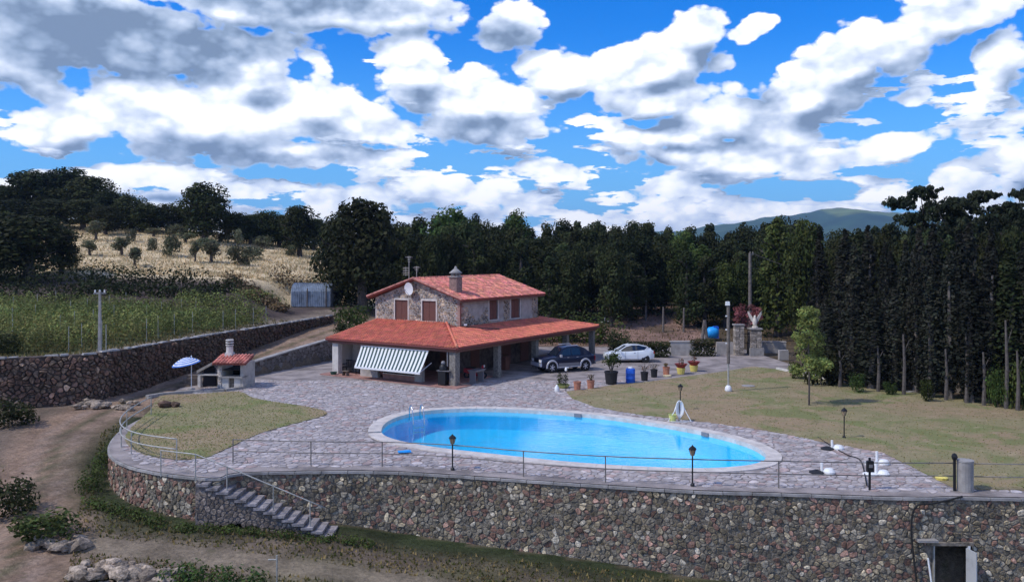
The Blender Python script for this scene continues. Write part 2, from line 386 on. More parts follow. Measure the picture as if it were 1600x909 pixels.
# outline of the pool coping on the terrace
PO_PX = [(575, 674), (582, 661), (603, 650), (640, 641), (690, 636), (760, 634.5), (850, 638), (950, 646), (1050, 660), (1130, 675), (1185, 690), (1214, 704), (1222, 714), (1213, 724),
         (1180, 732), (1120, 736.5), (1050, 736), (950, 731), (850, 723), (750, 712), (680, 704), (620, 694), (585, 684)]
def smooth_closed(pts, n):
    P = [Vector((*p, 0)) for p in pts]; N = len(P); out = []
    for i in range(N):
        a, b, c, d = P[i - 1], P[i], P[(i + 1) % N], P[(i + 2) % N]
        for k in range(n):
            t = k / n; q = .5 * ((2 * b) + (c - a) * t + (2 * a - 5 * b + 4 * c - d) * t * t + (3 * b - a - 3 * c + d) * t ** 3)
            out.append((q.x, q.y))
    return out
def smooth_open(pts, n):
    P = [pts[0]] + list(pts) + [pts[-1]]; out = []
    for i in range(1, len(P) - 2):
        a, b, c, d = [np.array(q, float) for q in P[i - 1:i + 3]]
        for k in range(n):
            t = k / n; out.append(tuple(.5 * ((2 * b) + (c - a) * t + (2 * a - 5 * b + 4 * c - d) * t * t + (3 * b - a - 3 * c + d) * t ** 3)))
    out.append(tuple(map(float, pts[-1]))); return out
def area(p): return .5 * sum(p[i][0] * p[(i + 1) % len(p)][1] - p[(i + 1) % len(p)][0] * p[i][1] for i in range(len(p)))
def offset(poly, d):
    """move a closed outline inwards by d"""
    s = 1 if area(poly) > 0 else -1; n = len(poly); out = []
    for i in range(n):
        a, b = poly[i - 1], poly[(i + 1) % n]; tx, ty = b[0] - a[0], b[1] - a[1]; L = hypot(tx, ty) or 1
        out.append((poly[i][0] - s * ty / L * d, poly[i][1] + s * tx / L * d))
    return out
POUT = smooth_closed([G(*p, .06) for p in PO_PX], 5)
PIN = offset(POUT, .68)

def ztop_profile(Y, a, b):
    return np.interp(Y, a, b)
def zroad(Y): return np.interp(Y, [10, 20, 30, 38, 46, 52, 60, 66, 73, 80, 87, 95], [-4.2, -3.4, -2.4, -1.3, -.55, -.2, .2, .65, 1.3, 1.9, 2.2, 2.6])
def terrain(X, Y):
    X = np.asarray(X, float); Y = np.asarray(Y, float)
    lump = .05 * np.sin(X * .9 + np.sin(Y * .7)) + .05 * np.sin(Y * 1.1 + X * .35) + .18 * np.sin(X * .13 + 1) * np.sin(Y * .11)
    base = np.interp(X, [-30, -18, -12, -7, -5, 5, 12, 30], [-1.3, -1.55, -1.95, -2.3, -2.6, -3.1, -3.7, -4.4])
    low = base - .045 * np.clip(35 - Y, 0, 60)
    lf = sst(-17.5, -22, X); low = low * (1 - lf) + zroad(Y) * lf
    low = low + .6 * lump
    # the track keeps between the two walls
    up = 2.35 * sst(84, 106, Y) + .25 * np.sin(X * .09) * sst(88, 120, Y)
    up = up - 3.5 * sst(160, 420, Y)
    prof = np.interp(Y, [40, 53, 62, 75, 80, 90, 100, 150, 190, 300, 600], [2.4, 2.75, 3.05, 3.9, 4.6, 6.2, 7.7, 14.8, 15.8, 12, 2])
    Xp = X * 150 / np.clip(Y, 40, None)
    hill = np.interp(Xp, [-200, -110, -76, -55, -33, -20, -5, 10], [15, 16, 14.8, 13, 10.3, 7.0, 3.2, 2.3])
    k = (hill - 3) / 11.8
    fld = np.where(prof > 3, 3 + (prof - 3) * k, prof) + lump * .8
    dW = pdist(X, Y, W1)
    nr = sst(.0, 9, dW); wt = np.interp(Y, [49, 60, 86], [2.75, 2.82, 2.8])
    fld = wt * (1 - nr) + fld * nr
    inU = pip(X, Y, UPOLY); inF = pip(X, Y, FIELD)
    dE = pdist(X, Y, EDGE); dW2 = pdist(X, Y, W2)
    bl = sst(-30, -4, X)
    back = fld * (1 - bl) + up * bl
    upz = np.where(Y > 92, np.where(X > -12.01, up * sst(-14, 6, X) + back * (1 - sst(-14, 6, X)), back), up)
    z = low.copy()
    rd = zroad(Y) + .35 * lump
    z = np.where((~inU) & (~inF) & (Y > 56), rd, z)
    z = np.where(inF, np.where(Y > 90, back * sst(88, 96, Y) + fld * (1 - sst(88, 96, Y)), fld), z)
    z = np.where(inF & (dW < .45), np.minimum(z, rd), z)           # cut back inside the wall body
    deep = np.where((dE < .75) & (Y < 54), np.minimum(low, -1), -.07)
    deep = np.where(dW2 < .3, -.07, deep)
    z = np.where(inU, np.where(Y < 84, deep, upz), z)
    z = np.where((~inU) & (~inF) & (dW2 < .0), -.07, z)
    pad = sst(7.5, 4.0, np.hypot((X + 21.6) * .9, Y - 92.5)); z = z * (1 - pad) + 3.35 * pad
    pool = pip(X, Y, offset(POUT, -1.2)); z = np.where(pool, -2.6, z)
    far = sst(420, 900, np.hypot(X, Y)); z = z * (1 - far) + -6 * far
    return z
def tz(x, y): return float(terrain(np.array([x]), np.array([y]))[0])

def spaced(a, b, fine, far_lo, far_hi):
    c = list(np.arange(a, b + 1e-6, fine)); s = fine; p = a
    lo = []
    while p > far_lo: s *= 1.22; p -= s; lo.append(p)
    hi = []; s = fine; p = b
    while p < far_hi: s *= 1.22; p += s; hi.append(p)
    return np.array(lo[::-1] + c + hi)
def make_ground():
    xs = spaced(-42, 32, .5, -7000, 7000); ys = spaced(20, 100, .5, -600, 9000)
    X, Y = np.meshgrid(xs, ys); Z = terrain(X, Y)
    n, m = X.shape
    V = np.stack([X.ravel(), Y.ravel(), Z.ravel()], 1)
    idx = np.arange(n * m).reshape(n, m); Fq = np.stack([idx[:-1, :-1], idx[:-1, 1:], idx[1:, 1:], idx[1:, :-1]], -1).reshape(-1, 4)
    x, y = X.ravel(), Y.ravel()
    nz = .5 + .25 * np.sin(x * .8 + 2 * np.sin(y * .43)) + .25 * np.sin(y * .9 + 2 * np.sin(x * .37))
    def C(r, g_, b): return np.array([[r, g_, b]])
    col = np.repeat(C(.16, .125, .085), len(x), 0)
    def blend(w, c):
        nonlocal col
        w = np.clip(w, 0, 1)[:, None]; col = col * (1 - w) + c * w
    inU = pip(x, y, UPOLY); inF = pip(x, y, FIELD)
    low = (~inU) & (~inF)
    blend(low * 1.0, C(.185, .14, .105)); blend(low * sst(.5, .8, nz) * .7, C(.10, .10, .055))
    # worn track
    tr = np.interp(y, [20, 30, 38, 46, 52, 58, 64, 72, 80, 90], [-15.5, -17.5, -21.0, -24.0, -24.2, -23.3, -21.8, -19.6, -17.2, -15])
    wt = sst(3.4, 1.4, np.abs(x - tr)); blend(low * wt * .95, C(.30, .20, .135)); blend(low * wt * sst(.35, .1, np.abs(x - tr)) * .8, C(.12, .11, .06)); blend(low * wt * sst(.62, .9, nz) * .5, C(.13, .10, .07))
    ruts = np.exp(-((np.abs(x - tr) - .85) / .28) ** 2); blend(low * ruts * .5, C(.40, .30, .235))
    dE = pdist(x, y, EDGE)
    blend(low * (y < 50) * sst(3.6, .8, dE + nz) * .95, C(.035, .050, .020))  # wall-foot grass, with the shadow there put into its dark green
    blend(low * (x > -14) * (y < 33.5) * sst(.35, .7, nz) * .8, C(.115, .105, .055))
    blend(low * (x > -17) * (x < 4) * sst(1.5, .3, np.abs(y - 31.6 + .10 * (x + 8))) * .85, C(.27, .215, .15))
    # fields
    blend(inF * sst(90, 98, y) * 1.0, C(.74, .58, .35))
    blend(inF * (y <= 79), C(.085, .10, .042))
    blend(inF * sst(77, 80, y) * sst(97, 90, y), C(.10, .075, .065))
    dW = pdist(x, y, W1); blend(inF * (y < 92) * sst(3.0, 1.2, dW), C(.26, .205, .155))
    blend(inF * (y > 97) * sst(.55, .85, nz) * .5, C(.20, .17, .09))
    blend(inU * (y > 83) * sst(83, 86, y), C(.27, .17, .13))
    blend(inU * (y > 86) * sst(.5, .9, nz) * .5, C(.06, .06, .03))
    blend(sst(103, 112, y) * (x > -24) * 1.0, C(.045, .04, .025))
    blend((x > 20) * inU * (y > 55), C(.12, .09, .06))
    blend(sst(300, 500, np.hypot(x, y)), C(.06, .08, .035))
    me = npmesh('ground', V, Fq, col, smooth=True)
    m = bpy.data.materials.new('ground_soil'); m.use_nodes = True; t = m.node_tree; t.nodes.clear(); g = NT(t)
    tc = g.n('ShaderNodeTexCoord').outputs['Object']; at = g.n('ShaderNodeAttribute', attribute_name='tint').outputs[0]
    n1 = g.noise(tc, .55, 7, .65); n2 = g.noise(tc, 5.0, 6, .7)
    k = g.m('MULTIPLY', g.ss(n1.outputs[0], .25, .75, .62, 1.3), g.ss(n2.outputs[0], .25, .75, .68, 1.3))
    c = g.mix(1.0, at, g.n('ShaderNodeCombineXYZ', {0: k, 1: k, 2: k}).outputs[0], 'MULTIPLY')
    n3 = g.noise(tc, 1.7, 5, .6); c = g.mix(g.m('MULTIPLY', g.ss(n3.outputs[0], .56, .70), .35), c, (.06, .075, .03, 1))
    bp = g.n('ShaderNodeBump', {'Strength': .8, 'Distance': .15, 'Height': n2.outputs[0]})
    g.n('ShaderNodeOutputMaterial', {0: g.n('ShaderNodeBsdfPrincipled', {'Base Color': c, 'Roughness': .95, 'Specular IOR Level': .1, 'Normal': bp.outputs[0]})})
    me.materials.append(m); o = link('ground', me); tag(o, kind='structure')
make_ground()

def make_mountain():
    xs = np.linspace(-700, 3300, 160); rows = np.linspace(0, 1, 24)
    prof_px = [(900, 372), (1060, 360), (1130, 351), (1160, 346), (1190, 341), (1230, 337), (1262, 331), (1290, 327), (1325, 325), (1352, 328), (1380, 332), (1420, 335), (1480, 346), (1560, 352), (1700, 362), (1900, 372)]
    Yr = 4200.0; px = CX + xs * F / Yr
    top = H - (np.interp(px, [p[0] for p in prof_px], [p[1] for p in prof_px]) - HY) * Yr / F
    top = top + 3.5 * np.sin(xs * .021) + 2 * np.sin(xs * .067 + 1)
    V = []; C = []
    for r in rows:
        yy = Yr - 1500 * (1 - r); ridg = (np.sin(xs * .006 + r * 5) * 26 + np.sin(xs * .013 - r * 9) * 12) * (1 - r) * r * 2.4
        zz = -6 + (top + 6) * r ** .85 + ridg
        for i in range(len(xs)):
            V.append((xs[i] * (yy / Yr) ** .4, yy, zz[i]))
            a = .5 + .5 * sin(xs[i] * .004 + r * 6 + 1.3 * sin(r * 9 + xs[i] * .0016))
            k = 1 if (r > .72 and 1500 < xs[i] < 1950) else 0
            C.append((.035 + .035 * a + .10 * k, .075 + .04 * a + .10 * k, .045 + .01 * a + .02 * k))
    n, m = len(rows), len(xs); idx = np.arange(n * m).reshape(n, m)
    Fq = np.stack([idx[:-1, :-1], idx[:-1, 1:], idx[1:, 1:], idx[1:, :-1]], -1).reshape(-1, 4)
    # back slope, so that it is a hill and not a card
    base = len(V); V += [(V[(n - 1) * m + i][0], Yr + 1500, -6) for i in range(m)]; C += [(.05, .08, .05)] * m
    F2 = np.array([(idx[-1, i], idx[-1, i + 1], base + i + 1, base + i) for i in range(m - 1)])
    mt = mat('hill_woods', (1, 1, 1), .95, tint=True, var=.3, scale=.008, spec=.05)
    me = npmesh('mountain', np.array(V), np.vstack([Fq, F2]), np.array(C), [mt], smooth=True)
    tag(link('mountain', me), kind='structure')
make_mountain()

# ------------------------------------------------------------------ stones: cells of a jittered grid
def clip(poly, px, py, nx, ny):
    """keep the side where (p - P).n <= 0"""
    out = []; n = len(poly)
    for i in range(n):
        a = poly[i]; b = poly[(i + 1) % n]
        da = (a[0] - px) * nx + (a[1] - py) * ny; db = (b[0] - px) * nx + (b[1] - py) * ny
        if da <= 0: out.append(a)
        if (da < 0 < db) or (db < 0 < da):
            t = da / (da - db); out.append((a[0] + (b[0] - a[0]) * t, a[1] + (b[1] - a[1]) * t))
    return out
def cells(x0, y0, x1, y1, sx, sy, jit=.42, keep=None, seed=1, gap=.03, drop=0.0):
    R = random.Random(seed); nx = int((x1 - x0) / sx) + 3; ny = int((y1 - y0) / sy) + 3; P = {}
    for i in range(-1, nx):
        for j in range(-1, ny):
            if R.random() < drop: continue
            P[i, j] = (x0 + (i + .5 + (j % 2) * .5 + R.uniform(-jit, jit)) * sx, y0 + (j + .5 + R.uniform(-jit, jit)) * sy)
    out = []
    for (i, j), (x, y) in P.items():
        if x < x0 or x > x1 or y < y0 or y > y1: continue
        if keep and not keep(x, y): continue
        poly = [(x - 1.6 * sx, y - 1.6 * sy), (x + 1.6 * sx, y - 1.6 * sy), (x + 1.6 * sx, y + 1.6 * sy), (x - 1.6 * sx, y + 1.6 * sy)]
        for a in range(-2, 3):
            for b in range(-2, 3):
                if (a or b) and (i + a, j + b) in P:
                    qx, qy = P[i + a, j + b]; dx, dy = qx - x, qy - y; L = hypot(dx, dy)
                    if L < 1e-6: continue
                    h = L / 2 - gap / 2; poly = clip(poly, x + dx / L * h, y + dy / L * h, dx / L, dy / L)
                    if len(poly) < 3: break
            if len(poly) < 3: break
        if len(poly) >= 3:
            q = [(max(x0, min(x1, a)), max(y0, min(y1, b))) for a, b in poly]
            if abs(area(q)) > .15 * sx * sy: out.append(((x, y), q))
    return out
def slab(mb, poly, cen, fmap, depth, col, bev=.72, lean=0.0, rough=True):
    """one stone: side faces and a slightly smaller front face, mapped by fmap(s, t, out)"""
    cx_, cy_ = sum(p[0] for p in poly) / len(poly), sum(p[1] for p in poly) / len(poly)
    n = len(poly); R = random
    if n >= 4 and rough:
        q = []
        for i in range(n):      # knock the corners off so that no two stones share a clean edge
            p0, p1, p2 = poly[i - 1], poly[i], poly[(i + 1) % n]; u, w = R.uniform(.18, .42), R.uniform(.18, .42)
            q += [(p1[0] + (p0[0] - p1[0]) * u, p1[1] + (p0[1] - p1[1]) * u), (p1[0] + (p2[0] - p1[0]) * w, p1[1] + (p2[1] - p1[1]) * w)]
        poly = q; n = len(poly)
    a = [fmap(p[0], p[1], -.05) for p in poly]
    b = [fmap(p[0] * .97 + cx_ * .03, p[1] * .97 + cy_ * .03, depth * bev) for p in poly]
    k = R.uniform(.70, .86); tx, ty = R.uniform(-.35, .35), R.uniform(-.35, .35); rr = max(.05, max(abs(p[0] - cx_) + abs(p[1] - cy_) for p in poly))
    c = [fmap(p[0] * k + cx_ * (1 - k), p[1] * k + cy_ * (1 - k), depth * (1 + (tx * (p[0] - cx_) + ty * (p[1] - cy_)) / rr + R.uniform(-.12, .12))) for p in poly]
    fs = [(i, (i + 1) % n, n + (i + 1) % n, n + i) for i in range(n)] + [(n + i, n + (i + 1) % n, 2 * n + (i + 1) % n, 2 * n + i) for i in range(n)] + [tuple(range(2 * n, 3 * n))]
    mb.add(a + b + c, fs, col)
def path_map(path, flip=1):
    """arc-length lookup on a plan polyline -> position and outward normal"""
    P = np.array(path); d = np.hypot(*np.diff(P, axis=0).T); L = np.concatenate([[0], np.cumsum(d)])
    def at(s):
        s = min(max(s, 0), L[-1] - 1e-6); i = int(np.searchsorted(L, s, side='right') - 1); i = min(i, len(d) - 1); t = (s - L[i]) / d[i]
        p = P[i] * (1 - t) + P[i + 1] * t
        tg = (P[min(i + 2, len(P) - 1)] - P[i]) * t + (P[i + 1] - P[max(i - 1, 0)]) * (1 - t); tg = tg / np.hypot(*tg)
        return p[0], p[1], tg[1] * flip, -tg[0] * flip
    return at, L[-1], L

def stone_wall(name, label, cat, path, top, bot, sx, sy, matn, mortar, thick=.5, nparts=300, flip=1, seed=3, pal=None, depth=(.04, .10), gap=.035, capw=None, capcol=None, keepf=None, view=None, cut=None, drop=.05):
    """masonry wall along a plan line: core, separate stones on its face (flip gives the side), coping slabs"""
    at, L, LL = path_map(path, flip)
    topf = lambda s: float(np.interp(s, LL, top)) if isinstance(top, (list, tuple)) else top
    botf = lambda s: float(np.interp(s, LL, bot)) if isinstance(bot, (list, tuple)) else bot
    root = empty(name, (path[0][0], path[0][1], botf(0)), 0, label, cat); ox, oy, oz = root.location
    mb = MB(); N = max(2, int(L / .5)); ring = []
    for k in range(N + 1):
        s = L * k / N; x, y, nx, ny = at(s); t, b = topf(s), botf(s) - .3
        ring.append([(x - ox, y - oy, b - oz), (x - ox, y - oy, t - oz), (x - nx * thick - ox, y - ny * thick - oy, t - oz), (x - nx * thick - ox, y - ny * thick - oy, b - oz)])
    for k in range(N):
        s = L * (k + .5) / N
        if cut and any(a < s < b_ for a, b_, zt in cut):
            zt = [c[2] for c in cut if c[0] < s < c[1]][0]
            r0, r1 = [list(q) for q in ring[k]], [list(q) for q in ring[k + 1]]
            for r in (r0, r1):
                r[0] = (r[0][0], r[0][1], zt - oz); r[3] = (r[3][0], r[3][1], zt - oz)
        else: r0, r1 = ring[k], ring[k + 1]
        mb.add(r0 + r1, [(0, 1, 5, 4), (1, 2, 6, 5), (2, 3, 7, 6), (3, 0, 4, 7), (3, 2, 1, 0), (4, 5, 6, 7)])
    mb.build('core', mortar, root)
    zt, zb = max(topf(s) for s in np.linspace(0, L, 30)), min(botf(s) for s in np.linspace(0, L, 30)) - .2
    def keep(s, z):
        if z > topf(s) - .06 or z < botf(s) - .25: return False
        if cut:
            for a, b_, zc in cut:
                if a - .12 < s < b_ + .12 and z < zc + .1: return False
        return keepf(s, z) if keepf else True
    cs = cells(0, zb, L, zt, sx, sy, .40, keep, seed, gap, drop)
    def fm(s, z, o):
        x, y, nx, ny = at(s); z = min(z, topf(s) - .01); return (x + nx * o - ox, y + ny * o - oy, z - oz)
    def vis(c):
        s, z = c[0]; x, y, nx, ny = at(s)
        px = CX + F * x / y; py = HY + F * (H - z) / y
        a = abs(area(c[1])) * (F / y) ** 2 * max(0.02, -(nx * x + ny * y) / hypot(x, y))
        return a if (0 <= px <= 1600 and 0 <= py <= 909) else a * .001
    cs.sort(key=vis, reverse=True)
    rest = MB(); R = random.Random(seed + 5)
    for k, (c, poly) in enumerate(cs):
        col = pal(R, *c); d = R.uniform(*depth)
        if k < nparts:
            m1 = MB(); slab(m1, poly, c, fm, d, col); m1.build('stone', matn, root)
        else: slab(rest, poly, c, fm, d, col)
    if rest.f: rest.build('stone_facing', matn, root, kind='stuff')
    if capw:
        n = max(1, int(L / 1.1))
        for k in range(n):
            s0, s1 = L * k / n + .012, L * (k + 1) / n - .012
            if keepf and not keepf((s0 + s1) / 2, 0): continue
            pts = []
            for s in (s0, (s0 + s1) / 2, s1):
                x, y, nx, ny = at(s); t = topf(s) + R.uniform(-.008, .008); pts.append(((x + nx * .09, y + ny * .09), (x - nx * capw, y - ny * capw), t))
            mb = MB(); vs = []
            for (p, q, t) in pts:
                vs += [(p[0] - ox, p[1] - oy, t - oz - .03), (p[0] - ox, p[1] - oy, t - oz + .07), (q[0] - ox, q[1] - oy, t - oz + .07), (q[0] - ox, q[1] - oy, t - oz - .03)]
            mb.add(vs, [(0, 4, 5, 1), (4, 8, 9, 5), (1, 5, 6, 2), (5, 9, 10, 6), (2, 6, 7, 3), (6, 10, 11, 7), (3, 7, 4, 0), (7, 11, 8, 4), (0, 1, 2, 3), (8, 11, 10, 9)], (R.uniform(.8, 1.1),) * 3)
            mb.build('coping_slab', capcol or M['concrete'], root)
    return root

def pal_terrace(R, s, z):
    k = R.random(); v = R.uniform(.48, 1.0)
    if k < .13: v = R.uniform(1.2, 2.1)
    red = .6 if s < 14 else .22
    if R.random() < red: return (1.0 * v, .70 * v, .64 * v)
    return (.92 * v, .94 * v, .88 * v) if R.random() < .6 else (1.0 * v, .96 * v, .78 * v)
def pal_dry(R, s, z):
    v = R.uniform(.5, 1.0) * (1.9 if R.random() < .14 else 1) if s < 24 else R.uniform(.38, .62)
    return (v, v * .80, v * .72) if R.random() < .5 else (v, v * .94, v * .85)

wall_path = smooth_open(EDGE[2:], 3)
Lw = path_map(wall_path)[2]
wx = [p[0] for p in wall_path]
wbot = [tz(p[0] + (0), p[1] - 1.2) - .1 if p[0] > -17 else tz(p[0] - 1.2, p[1]) - .1 for p in wall_path]
def s_at_x(x):
    for i in range(10, len(wall_path) - 1):
        if wall_path[i][0] <= x <= wall_path[i + 1][0]: return float(Lw[i] + (x - wall_path[i][0]) / max(1e-6, wall_path[i + 1][0] - wall_path[i][0]) * (Lw[i + 1] - Lw[i]))
DX0, DX1 = Xat(1459, 32.3), Xat(1517, 32.3)
DTOP = Zat(852, 32.3)
sD0, sD1 = s_at_x(DX0), s_at_x(DX1)
stone_wall('retaining_wall', 'tall rubble stone retaining wall holding up the pool terrace, with an open doorway at its right', 'wall', wall_path, -.10, wbot, .25, .145, M['stone'], M['mortar'],
           thick=.55, nparts=300, flip=1, seed=11, pal=pal_terrace, depth=(.008, .07), gap=.03, drop=.20, capw=.55, cut=[(sD0, sD1, DTOP)], keepf=lambda s, z: s < s_at_x(30))

# ------------------------------------------------------------------ terrace: joint bed, paving stones
LAWN_L = [G(*p) for p in [(236, 640), (250, 619), (310, 616), (372, 612), (395, 622), (440, 630), (480, 636), (508, 643), (505, 650), (460, 662), (405, 678), (350, 703), (318, 716), (262, 717), (215, 706), (196, 688), (206, 668)]]
LAWN_R = [G(*p) for p in [(885, 612), (920, 608), (965, 601), (1020, 596), (1075, 588), (1130, 581), (1175, 573), (1212, 577), (1292, 592)]] + [(24.0, 58.0), (40, 47), (70, 40), (70, 31.8), (26, 32.8), (17.3, 33.4)] + \
         [G(*p) for p in [(1440, 737), (1380, 707), (1280, 689), (1200, 673), (1100, 659), (1000, 648), (930, 636), (893, 622)]]
LAWN_L = smooth_closed(LAWN_L, 3)
def inpoly(x, y, poly):
    c = False; n = len(poly); j = n - 1
    for i in range(n):
        xi, yi = poly[i]; xj, yj = poly[j]
        if (yi > y) != (yj > y) and x < (xj - xi) * (y - yi) / (yj - yi) + xi: c = not c
        j = i
    return c
def sheet(name, outer, z, m, holes=(), kind='structure', parent=None, skirt=0.0):
    polys = [[Vector((p[0], p[1], 0)) for p in outer]] + [[Vector((p[0], p[1], 0)) for p in h] for h in holes]
    tri = tessellate_polygon(polys); vs = [(v.x, v.y, z) for pl in polys for v in pl]
    mb = MB(); mb.add(vs, [tuple(t) for t in tri])
    if skirt:
        n = len(outer); mb.add([(p[0], p[1], z) for p in outer] + [(p[0], p[1], z - skirt) for p in outer], [(i, (i + 1) % n, n + (i + 1) % n, n + i) for i in range(n)])
    o = mb.build(name, m, parent); 
    if kind: o['kind'] = kind
    return o
edge_in = [(x, y) for x, y in EDGE]
TERR = [(-22.3, 55.0)] + [tuple(p) for p in wall_path if p[0] < 27] + [(24, 33), (24, 60), (22, 84), (-12.6, 84.0)] + W2[::-1][2:] + [(-20.6, 62.0), (-22.6, 58.5)]
terr = sheet('paving', TERR, 0.0, M['pavejoint'], holes=[offset(POUT, .35)])
PAVED = [(x, y) for x, y in TERR]
HC = (-3.75, 58.5); HS = (.839, -.545); HV = (.545, .839)     # house corner and its two plan directions
def hw(x, y): return (HC[0] + HS[0] * x + HV[0] * y, HC[1] + HS[1] * x + HV[1] * y)
HOUSE = [hw(.1, -.9), hw(.1, 21), hw(-12.6, 21), hw(-12.6, -.9)]
def near_edge(x, y):
    if x > 22 or y > 62: return False
    return inpoly(x, y, PAVED) and not inpoly(x, y, POUT) and not inpoly(x, y, LAWN_L) and not inpoly(x, y, LAWN_R) and not inpoly(x, y, HOUSE)
PC = cells(-21, 32.5, 20, 62, .36, .29, .46, near_edge, 21, .04, .20)
dEdge = pdist(np.array([c[0][0] for c in PC]), np.array([c[0][1] for c in PC]), wall_path)
PC = [c for c, d in zip(PC, dEdge) if d > .62]
PC.sort(key=lambda c: -abs(area(c[1])) / c[0][1] ** 3 * (1 if abs(c[0][0] * F / c[0][1]) < 800 else .01))
R = random.Random(5); rest = MB()
for k, (c, poly) in enumerate(PC):
    v = R.uniform(.80, 1.10) * (1.28 if R.random() < .07 else 1)
    col = (v, v * .96, v * .95) if R.random() < .5 else ((v, v * .985, v) if R.random() < .7 else (v * 1.02, v * .84, v * .80))
    fm = lambda s, t, o: (s, t, o)
    mb = MB() if k < 300 else rest
    slab(mb, poly, c, fm, R.uniform(.012, .028), col, .8)
    if k < 300: mb.build('paving_stone', M['paver'], terr)
rest.build('paving_field', M['paver'], terr, kind='stuff')

# lawns
def lawn_material():
    m = bpy.data.materials.new('lawn'); m.use_nodes = True; t = m.node_tree; t.nodes.clear(); g = NT(t)
    tc = g.n('ShaderNodeTexCoord').outputs['Object']
    n1 = g.noise(tc, .13, 4, .55, .8); n2 = g.noise(tc, .75, 6, .68, .5); n3 = g.noise(tc, 9, 5, .7); n4 = g.noise(tc, .30, 5, .6, 1.0)
    c = g.mix(g.ss(n1.outputs[0], .40, .58), (.34, .25, .155, 1), (.285, .25, .135, 1))
    c = g.mix(g.m('MULTIPLY', g.ss(n4.outputs[0], .50, .62), .8), c, (.185, .215, .08, 1))
    c = g.mix(g.m('MULTIPLY', g.ss(n2.outputs[0], .50, .66), .6), c, (.20, .195, .09, 1))
    c = g.mix(g.m('MULTIPLY', g.ss(n2.outputs[0], .47, .30), .7), c, (.42, .33, .21, 1))
    c = g.mix(g.m('MULTIPLY', g.ss(n3.outputs[0], .45, .75), .35), c, (.15, .12, .065, 1))
    bp = g.n('ShaderNodeBump', {'Strength': .7, 'Distance': .08, 'Height': n3.outputs[0]})
    g.n('ShaderNodeOutputMaterial', {0: g.n('ShaderNodeBsdfPrincipled', {'Base Color': c, 'Roughness': .95, 'Specular IOR Level': .08, 'Normal': bp.outputs[0]})}); return m
M['lawn'] = lawn_material()
sheet('lawn', LAWN_L, .045, M['lawn'], skirt=.05)
sheet('lawn', LAWN_R, .045, M['lawn'], skirt=.05)
def grass(name, label, poly, n, h, seed, z0=.045, pals=((1, 1, 1), (.6, .9, .5), (1.3, 1.1, .9)), group=None, zf=None, box=None, test=None):
    rg = np.random.default_rng(seed); P = np.array(poly)
    x0, y0, x1, y1 = box or (P[:, 0].min(), P[:, 1].min(), P[:, 0].max(), P[:, 1].max())
    X = rg.uniform(x0, x1, n * 3); Y = y0 + (y1 - y0) * rg.random(n * 3) ** 1.3
    k = pip(X, Y, poly)
    if test is not None: k &= test(X, Y)
    X, Y = X[k][:n], Y[k][:n]; m = len(X)
    Z = np.full(m, z0) if zf is None else zf(X, Y)
    a = rg.uniform(0, 2 * pi, m); w = rg.uniform(.03, .07, m) * (1 + h); hh = h * rg.uniform(.4, 1.3, m); lx, ly = rg.normal(0, .35, m) * hh, rg.normal(0, .35, m) * hh
    A = np.stack([X - np.cos(a) * w, Y - np.sin(a) * w, Z - .02], 1); B = np.stack([X + np.cos(a) * w, Y + np.sin(a) * w, Z - .02], 1); C = np.stack([X + lx, Y + ly, Z + hh], 1)
    V = np.stack([A, B, C], 1).reshape(-1, 3); Fq = np.arange(3 * m).reshape(-1, 3)
    pc = np.array(pals)[rg.integers(0, len(pals), m)] * rg.uniform(.6, 1.3, (m, 1)); cols = np.repeat(pc, 3, 0)
    o = link(name, npmesh(name, V, Fq, cols, [M['grass']])); tag(o, label, 'grass', group, 'stuff'); return o
grass('lawn_grass', 'short green and yellowed grass of the small lawn beside the curved railing', LAWN_L, 7000, .04, 1, pals=((1.0, 1.1, .8), (.7, 1.0, .5), (1.4, 1.2, 1.0)))
grass('lawn_grass', 'dry short grass of the large lawn to the right of the pool', LAWN_R, 16000, .04, 2, box=(2, 32.5, 45, 70), pals=((1.15, .98, .95), (.85, .88, .65), (1.35, 1.12, 1.1)))

